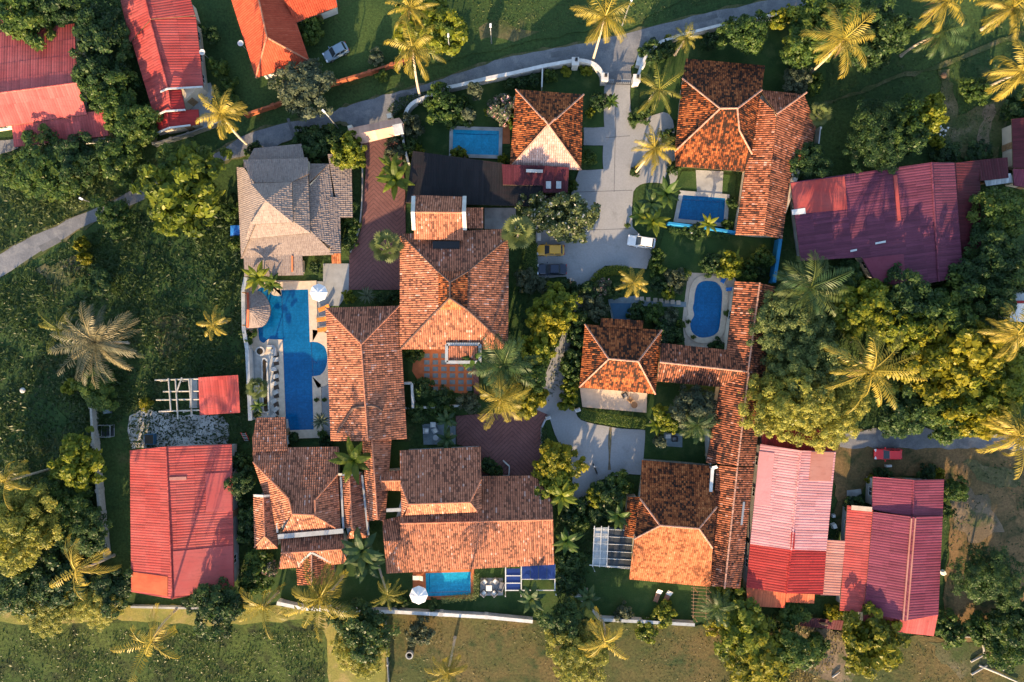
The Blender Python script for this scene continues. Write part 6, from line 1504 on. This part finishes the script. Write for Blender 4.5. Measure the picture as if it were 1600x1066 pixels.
armchair('grey wicker sofa at the right of the square white table', 783, 917, 160, 'grey_wicker', 'grey_wicker', 1.5)
armchair('white armchair at the left of the slate patio beside the star shaped palms', 666, 673, 0, 'white_cushion', 'metal_grey'); armchair('white armchair at the top of the slate patio', 677, 664, -90, 'white_cushion', 'white_paint'); table('round grey table on the slate patio', 681, 684, 'metal_grey', .9, .9, .7, True); armchair('grey armchair in the middle of the slate patio', 680, 673, -60, 'white_cushion', 'metal_grey')
table('round dark table on the guest house terrace', 991, 633, 'dark_wood', 1.0, 1.0, .75, True); armchair('black armchair on the guest house terrace near the roof', 976, 618, -60, 'grey_wicker', 'black_metal'); armchair('wooden armchair between the black one and the round dark table', 984, 625, 140, 'wood', 'wood', .7)
table('pale blue table on the small slate slab in the inner garden of the villa', 1044, 682, 'white_paint', .8, .6, .5); armchair('dark armchair on the small slate slab in the inner garden of the villa', 1054, 686, 180, 'grey_wicker', 'black_metal')

# ------------------------------------------------------------------ small things
for i, v in enumerate((847, 855, 863)):
    a = at(1161 - i * .9, v - 2, 2.2); o = thing('air_conditioner', ('upper', 'middle', 'lower')[i] + ' of three white air conditioner boxes on the east wall by the pink barn', 'air conditioner', a, 'white air conditioner boxes'); m = MB(); m.box((a.x, a.y, a.z), (.55, .75, .7)); m.build('casing', 'white_paint', o); m = MB(); m.tube([(a.x, a.y, a.z + .35), (a.x, a.y, a.z + .37)], .22, 12); m.build('fan_grille', 'metal_grey', o); m = MB(); m.box((a.x - .1, a.y, a.z - 1.2), (.12, .12, 1.7)); m.build('bracket', 'metal_grey', o)
a = at(640, 1023, .4); o = thing('well', 'round concrete well ring with dark opening in the bottom field', 'well', (a.x, a.y, 0)); m = MB(); n = 20
for k in range(n):
    a0, a1 = 6.2832 * k / n, 6.2832 * (k + 1) / n; q = [(a.x + r_ * math.cos(t), a.y + r_ * math.sin(t)) for r_ in (.42, .58) for t in (a0, a1)]
    m.add([(*q[0], .8), (*q[1], .8), (*q[3], .8), (*q[2], .8), (*q[0], .02), (*q[1], .02), (*q[3], 0), (*q[2], 0)], [(3, 2, 1, 0), (2, 3, 7, 6), (1, 0, 4, 5)])
m.build('ring', 'concrete', o); m = MB(); m.disc((a.x, a.y, .1), .42, n); m.build('water', 'pond_water', o)
def dish(label, u, v, h, r):
    a = at(u, v, h); o = thing('satellite_dish', label, 'satellite dish', (a.x, a.y, 0), 'white satellite dishes'); m = MB(); N = 14
    vs = [(a.x, a.y, h - .12)] + [(a.x + r * k / 2 * math.cos(6.2832 * i / N), a.y + r * k / 2 * math.sin(6.2832 * i / N), h - .12 + .1 * k * k / 2) for k in (1, 2) for i in range(N)]
    m.add(vs, [(0, 1 + i, 1 + (i + 1) % N) for i in range(N)] + [(1 + i, 1 + N + i, 1 + N + (i + 1) % N, 1 + (i + 1) % N) for i in range(N)]); m.build('bowl', 'white_paint', o)
    m = MB(); m.tube([(a.x, a.y, 0), (a.x, a.y, h - .1)], .05, 6); m.build('pole', 'metal_grey', o); m = MB(); m.tube([(a.x + r * .8, a.y, h), (a.x, a.y, h + .45)], .02, 5); m.build('feed_arm', 'metal_grey', o)
dish('white satellite dish beside the stepped red row house', 316, 82, 3.4, .45); dish('white satellite dish at the left eave of the orange red tile roof', 376, 68, 3.4, .45)
a = at(1251, 92, 1.5); o = thing('water_tank', 'round pale water tank behind the north east house', 'water tank', (a.x, a.y, 0)); m = MB(); m.tube([(a.x, a.y, 0), (a.x, a.y, 1.4), (a.x, a.y, 1.55)], [.6, .6, .35], 16); m.build('drum', 'poly_sheet', o); m = MB(); m.tube([(a.x, a.y, 1.55), (a.x, a.y, 1.65)], .2, 10); m.build('lid', 'white_paint', o)
a = at(368, 361, .8); o = thing('tarp_shelter', 'small blue tarp shelter at the left eave of the thatched house', 'tarp', (a.x, a.y, 0)); m = MB(); m.add([(a.x - .8, a.y - .8, .8), (a.x + .8, a.y - .75, .9), (a.x + .75, a.y + .8, 1.2), (a.x - .7, a.y + .8, 1.0), (a.x, a.y, 1.15)], [(0, 1, 4), (1, 2, 4), (2, 3, 4), (3, 0, 4)]); m.build('tarp', 'tarp_blue', o)
m = MB(); [m.tube([(a.x + x, a.y + y, 0), (a.x + x, a.y + y, .85)], .03, 5) for x in (-.7, .7) for y in (-.7, .7)]; m.build('pole', 'bare_timber', o)
for i, (u0, v0, u1, v1, lab) in enumerate(((1517, 1034, 1540, 1022, 'short log nearest the bare tree rubble, left one'), (1530, 1040, 1590, 1066, 'long pale fallen trunk in the lower right corner'), (1518, 1054, 1542, 1040, 'pale log crossing below the short one in the lower right corner'), (1536, 1008, 1537, 1022, 'upright grey stump above the fallen logs'), (1565, 1030, 1568, 1048, 'grey log standing across the rubble at the right'), (1256, 1048, 1272, 1038, 'pale branch on the bare earth patch'), (1300, 1058, 1312, 1050, 'small pale branch right of the one on the bare earth'))):
    p, q = at(u0, v0, .2), at(u1, v1, .25); m = MB(); m.tube([p, p.lerp(q, .5) + Vector((.05, .05, .05)), q], [.17, .15, .1], 7); tag(m.build('fallen_log', 'bare_timber'), lab, 'log', 'fallen logs and branches')
for u, v, lab in ((863, 372, 'left of two square beige slabs under the blossoming tree'), (873, 372, 'right of two square beige slabs under the blossoming tree')): a = at(u, v); m = MB(); m.box((a.x, a.y, .12), (.75, .75, .12), .05, 0, .5, .97); tag(m.build('stone_slab', 'beige_deck'), lab, 'slab', 'square beige slabs')
a = at(842, 371); o = thing('garden_bench', 'white garden bench under the blossoming tree above the yellow wagon', 'bench', (a.x, a.y, .05), world=False); m = MB(); m.box((0, 0, .42), (.5, 1.2, .06)); m.build('seat', 'white_paint', o); m = MB(); m.box((.24, 0, .7), (.06, 1.2, .5)); m.build('backrest', 'white_paint', o)
for y in (-.5, .5): m = MB(); m.box((0, y, .2), (.45, .07, .4)); m.build('leg', 'white_paint', o)
def pot(label, u, v, r, h, mat, grp='plant pots'):
    a = at(u, v, h); o = thing('plant_pot', label, 'plant pot', (a.x, a.y, .06), grp, world=False); m = MB(); m.tube([(0, 0, 0), (0, 0, h * .6), (0, 0, h)], [r * .6, r, r * .85], 12); m.build('pot', mat, o)
    c = bpy.data.objects.new('foliage', KINDS['shrub'][2][0][0]); C.objects.link(c); c.parent = o; c.scale = (r / 1.1, r / 1.1, r / 1.3); c.location = (0, 0, h * .8)
pot('green potted plant on the pale coping of the long pool', 495, 625, .25, .4, 'terracotta'); pot('dark potted plant right of the one on the long pool coping', 507, 625, .25, .4, 'dark_wood'); pot('blue glazed pot at the foot of the long pool', 504, 678, .45, .8, 'pot_blue'); pot('white tall pot at the lower end of the long pond', 402, 648, .4, .8, 'white_wall')
pot('small potted plant on the left rim of the kidney pool', 1075, 503, .25, .4, 'dark_wood'); pot('small potted plant at the lower left rim of the kidney pool', 1083, 527, .25, .4, 'dark_wood'); pot('potted palm between the kidney pool and the tiled corridor', 1136, 490, .4, .5, 'dark_wood'); pot('dark pot at the drive edge above the white hatchback', 980, 353, .3, .6, 'black_metal')
a = at(1079, 364, .6); m = MB(); m.tube([(a.x, a.y, 0), (a.x, a.y, .9)], [.06, .06], 8); o = thing('garden_lamp', 'white round garden lamp below the blue garden wall', 'lamp', (a.x, a.y, 0)); m.build('stem', 'metal_grey', o); m = MB(); m.ball((a.x, a.y, 1.1), .3, 12, 8); m.build('globe', 'white_paint', o)
o = thing('pergola', 'thin brown pergola frame at the lower right of the villa above the lawn', 'pergola', at(1098, 940, 0)); m = MB()
for k in range(9): m.tube([at(1080, 918 + k * 5.5, 2.4), at(1109, 920 + k * 5.5, 2.4)], .04, 5)
m.build('rafter', 'wood', o); m = MB()
for u in (1084, 1104): m.tube([at(u, 914, 2.3), at(u - 1, 966, 2.3)], .06, 5)
m.build('beam', 'wood', o)
for u, v in ((1084, 918), (1104, 918), (1083, 962), (1103, 964)): a = at(u, v); m = MB(); m.tube([a, (a.x, a.y, 2.3)], .07, 6); m.build('post', 'wood', o)
a = at(163, 674, 1); o = thing('animal_pen', 'small dark metal cage standing against the grey plank fence', 'cage', (a.x, a.y, 0)); m = MB()
for x in (-1, 1):
    for y in (-.9, .9): m.tube([(a.x + x, a.y + y, 0), (a.x + x, a.y + y, 1.2)], .04, 5)
for z in (.1, 1.2):
    for p, q in (((-1, -.9), (1, -.9)), ((1, -.9), (1, .9)), ((1, .9), (-1, .9)), ((-1, .9), (-1, -.9))): m.tube([(a.x + p[0], a.y + p[1], z), (a.x + q[0], a.y + q[1], z)], .035, 5)
m.build('frame', 'metal_grey', o); m = MB(); m.box((a.x, a.y, .05), (2, 1.8, .08)); m.build('floor_plate', 'dark_sheet', o)
a = at(167, 643, .4); m = MB(); m.box((a.x, a.y, .3), (1.2, .7, .5), .1, 0, .5, .85); tag(m.build('crate', 'slate'), 'bluish grey crate beside the top of the grey plank fence', 'crate')
a = at(235, 686, .5); o = thing('water_trough', 'dark blue open tank on the rubble yard above the red barn', 'tank', (a.x, a.y, 0)); m = MB(); m.box((a.x, a.y, .45), (1.5, 1.6, .9)); m.build('tank', 'pot_blue', o); m = MB(); m.box((a.x, a.y, .92), (1.3, 1.4, .05)); m.build('water', 'pond_water', o)
a = at(384, 680, .5); o = thing('step_ladder', 'red and white stand between the red barn and the corner house', 'ladder', (a.x, a.y, 0)); m = MB()
for s_ in (-.35, .35): m.tube([(a.x + s_, a.y - .9, 0), (a.x + s_, a.y + .5, 1.5)], .05, 5)
m.build('rail', 'paint_red', o); m = MB()
for k in range(5): m.tube([(a.x - .35, a.y - .9 + k * .3, .15 + k * .3), (a.x + .35, a.y - .9 + k * .3, .15 + k * .3)], .035, 5)
m.build('rung', 'white_paint', o)
a = at(1475, 118, .3); m = MB(); m.ball((a.x, a.y, .3), .5, 10, 6, sz=.6); tag(m.build('boulder', 'dark_wood'), 'small dark mound on the dirt track at the upper right', 'mound')
m = MB(); 
for i in range(14): a = at(1474 + random.uniform(-7, 7), 205 + random.uniform(-12, 12), .2); m.ball((a.x, a.y, random.uniform(.1, .4)), random.uniform(.12, .22), 6, 4)
o = m.build('white_pebbles', 'white_paint'); o['kind'] = 'stuff'
a = at(1388, 728, .4); m = MB(); m.box((a.x, a.y, .35), (.9, .35, .6), .03, 0, .5, .95); tag(m.build('cool_box', 'white_paint'), 'white box on the ground below the red wagon', 'box')
a = at(1336, 770, .1); sheet('concrete_yard', [(1322, 765), (1345, 762), (1345, 788), (1322, 788)], .06, 'concrete', .2)
a = at(1303, 822, .4); m = MB(); m.box((a.x, a.y, .4), (.7, .8, .8), .3, 0, .5, .8); tag(m.build('crate', 'white_cushion'), 'pale crate in the gap between the pink barn and the plum roof', 'crate')
a = at(1302, 806, .4); m = MB(); m.box((a.x, a.y, .4), (.5, .5, .6), .1, 0, .5, .85); tag(m.build('bucket', 'white_paint'), 'small white bucket above the pale crate between the barns', 'bucket')
a = at(1474, 895, .4); m = MB(); m.box((a.x, a.y, .4), (.6, .7, .7), .5, 0, .5, .8); tag(m.build('crate', 'white_cushion'), 'pale crate at the right wall of the plum roofed house', 'crate')
a = at(36, 610, .1); m = MB(); m.ball((a.x, a.y, .2), .45, 9, 6, sz=.5); tag(m.build('boulder', 'rock'), 'pale rock lying in the left field', 'rock')
a = at(747, 78, .1)
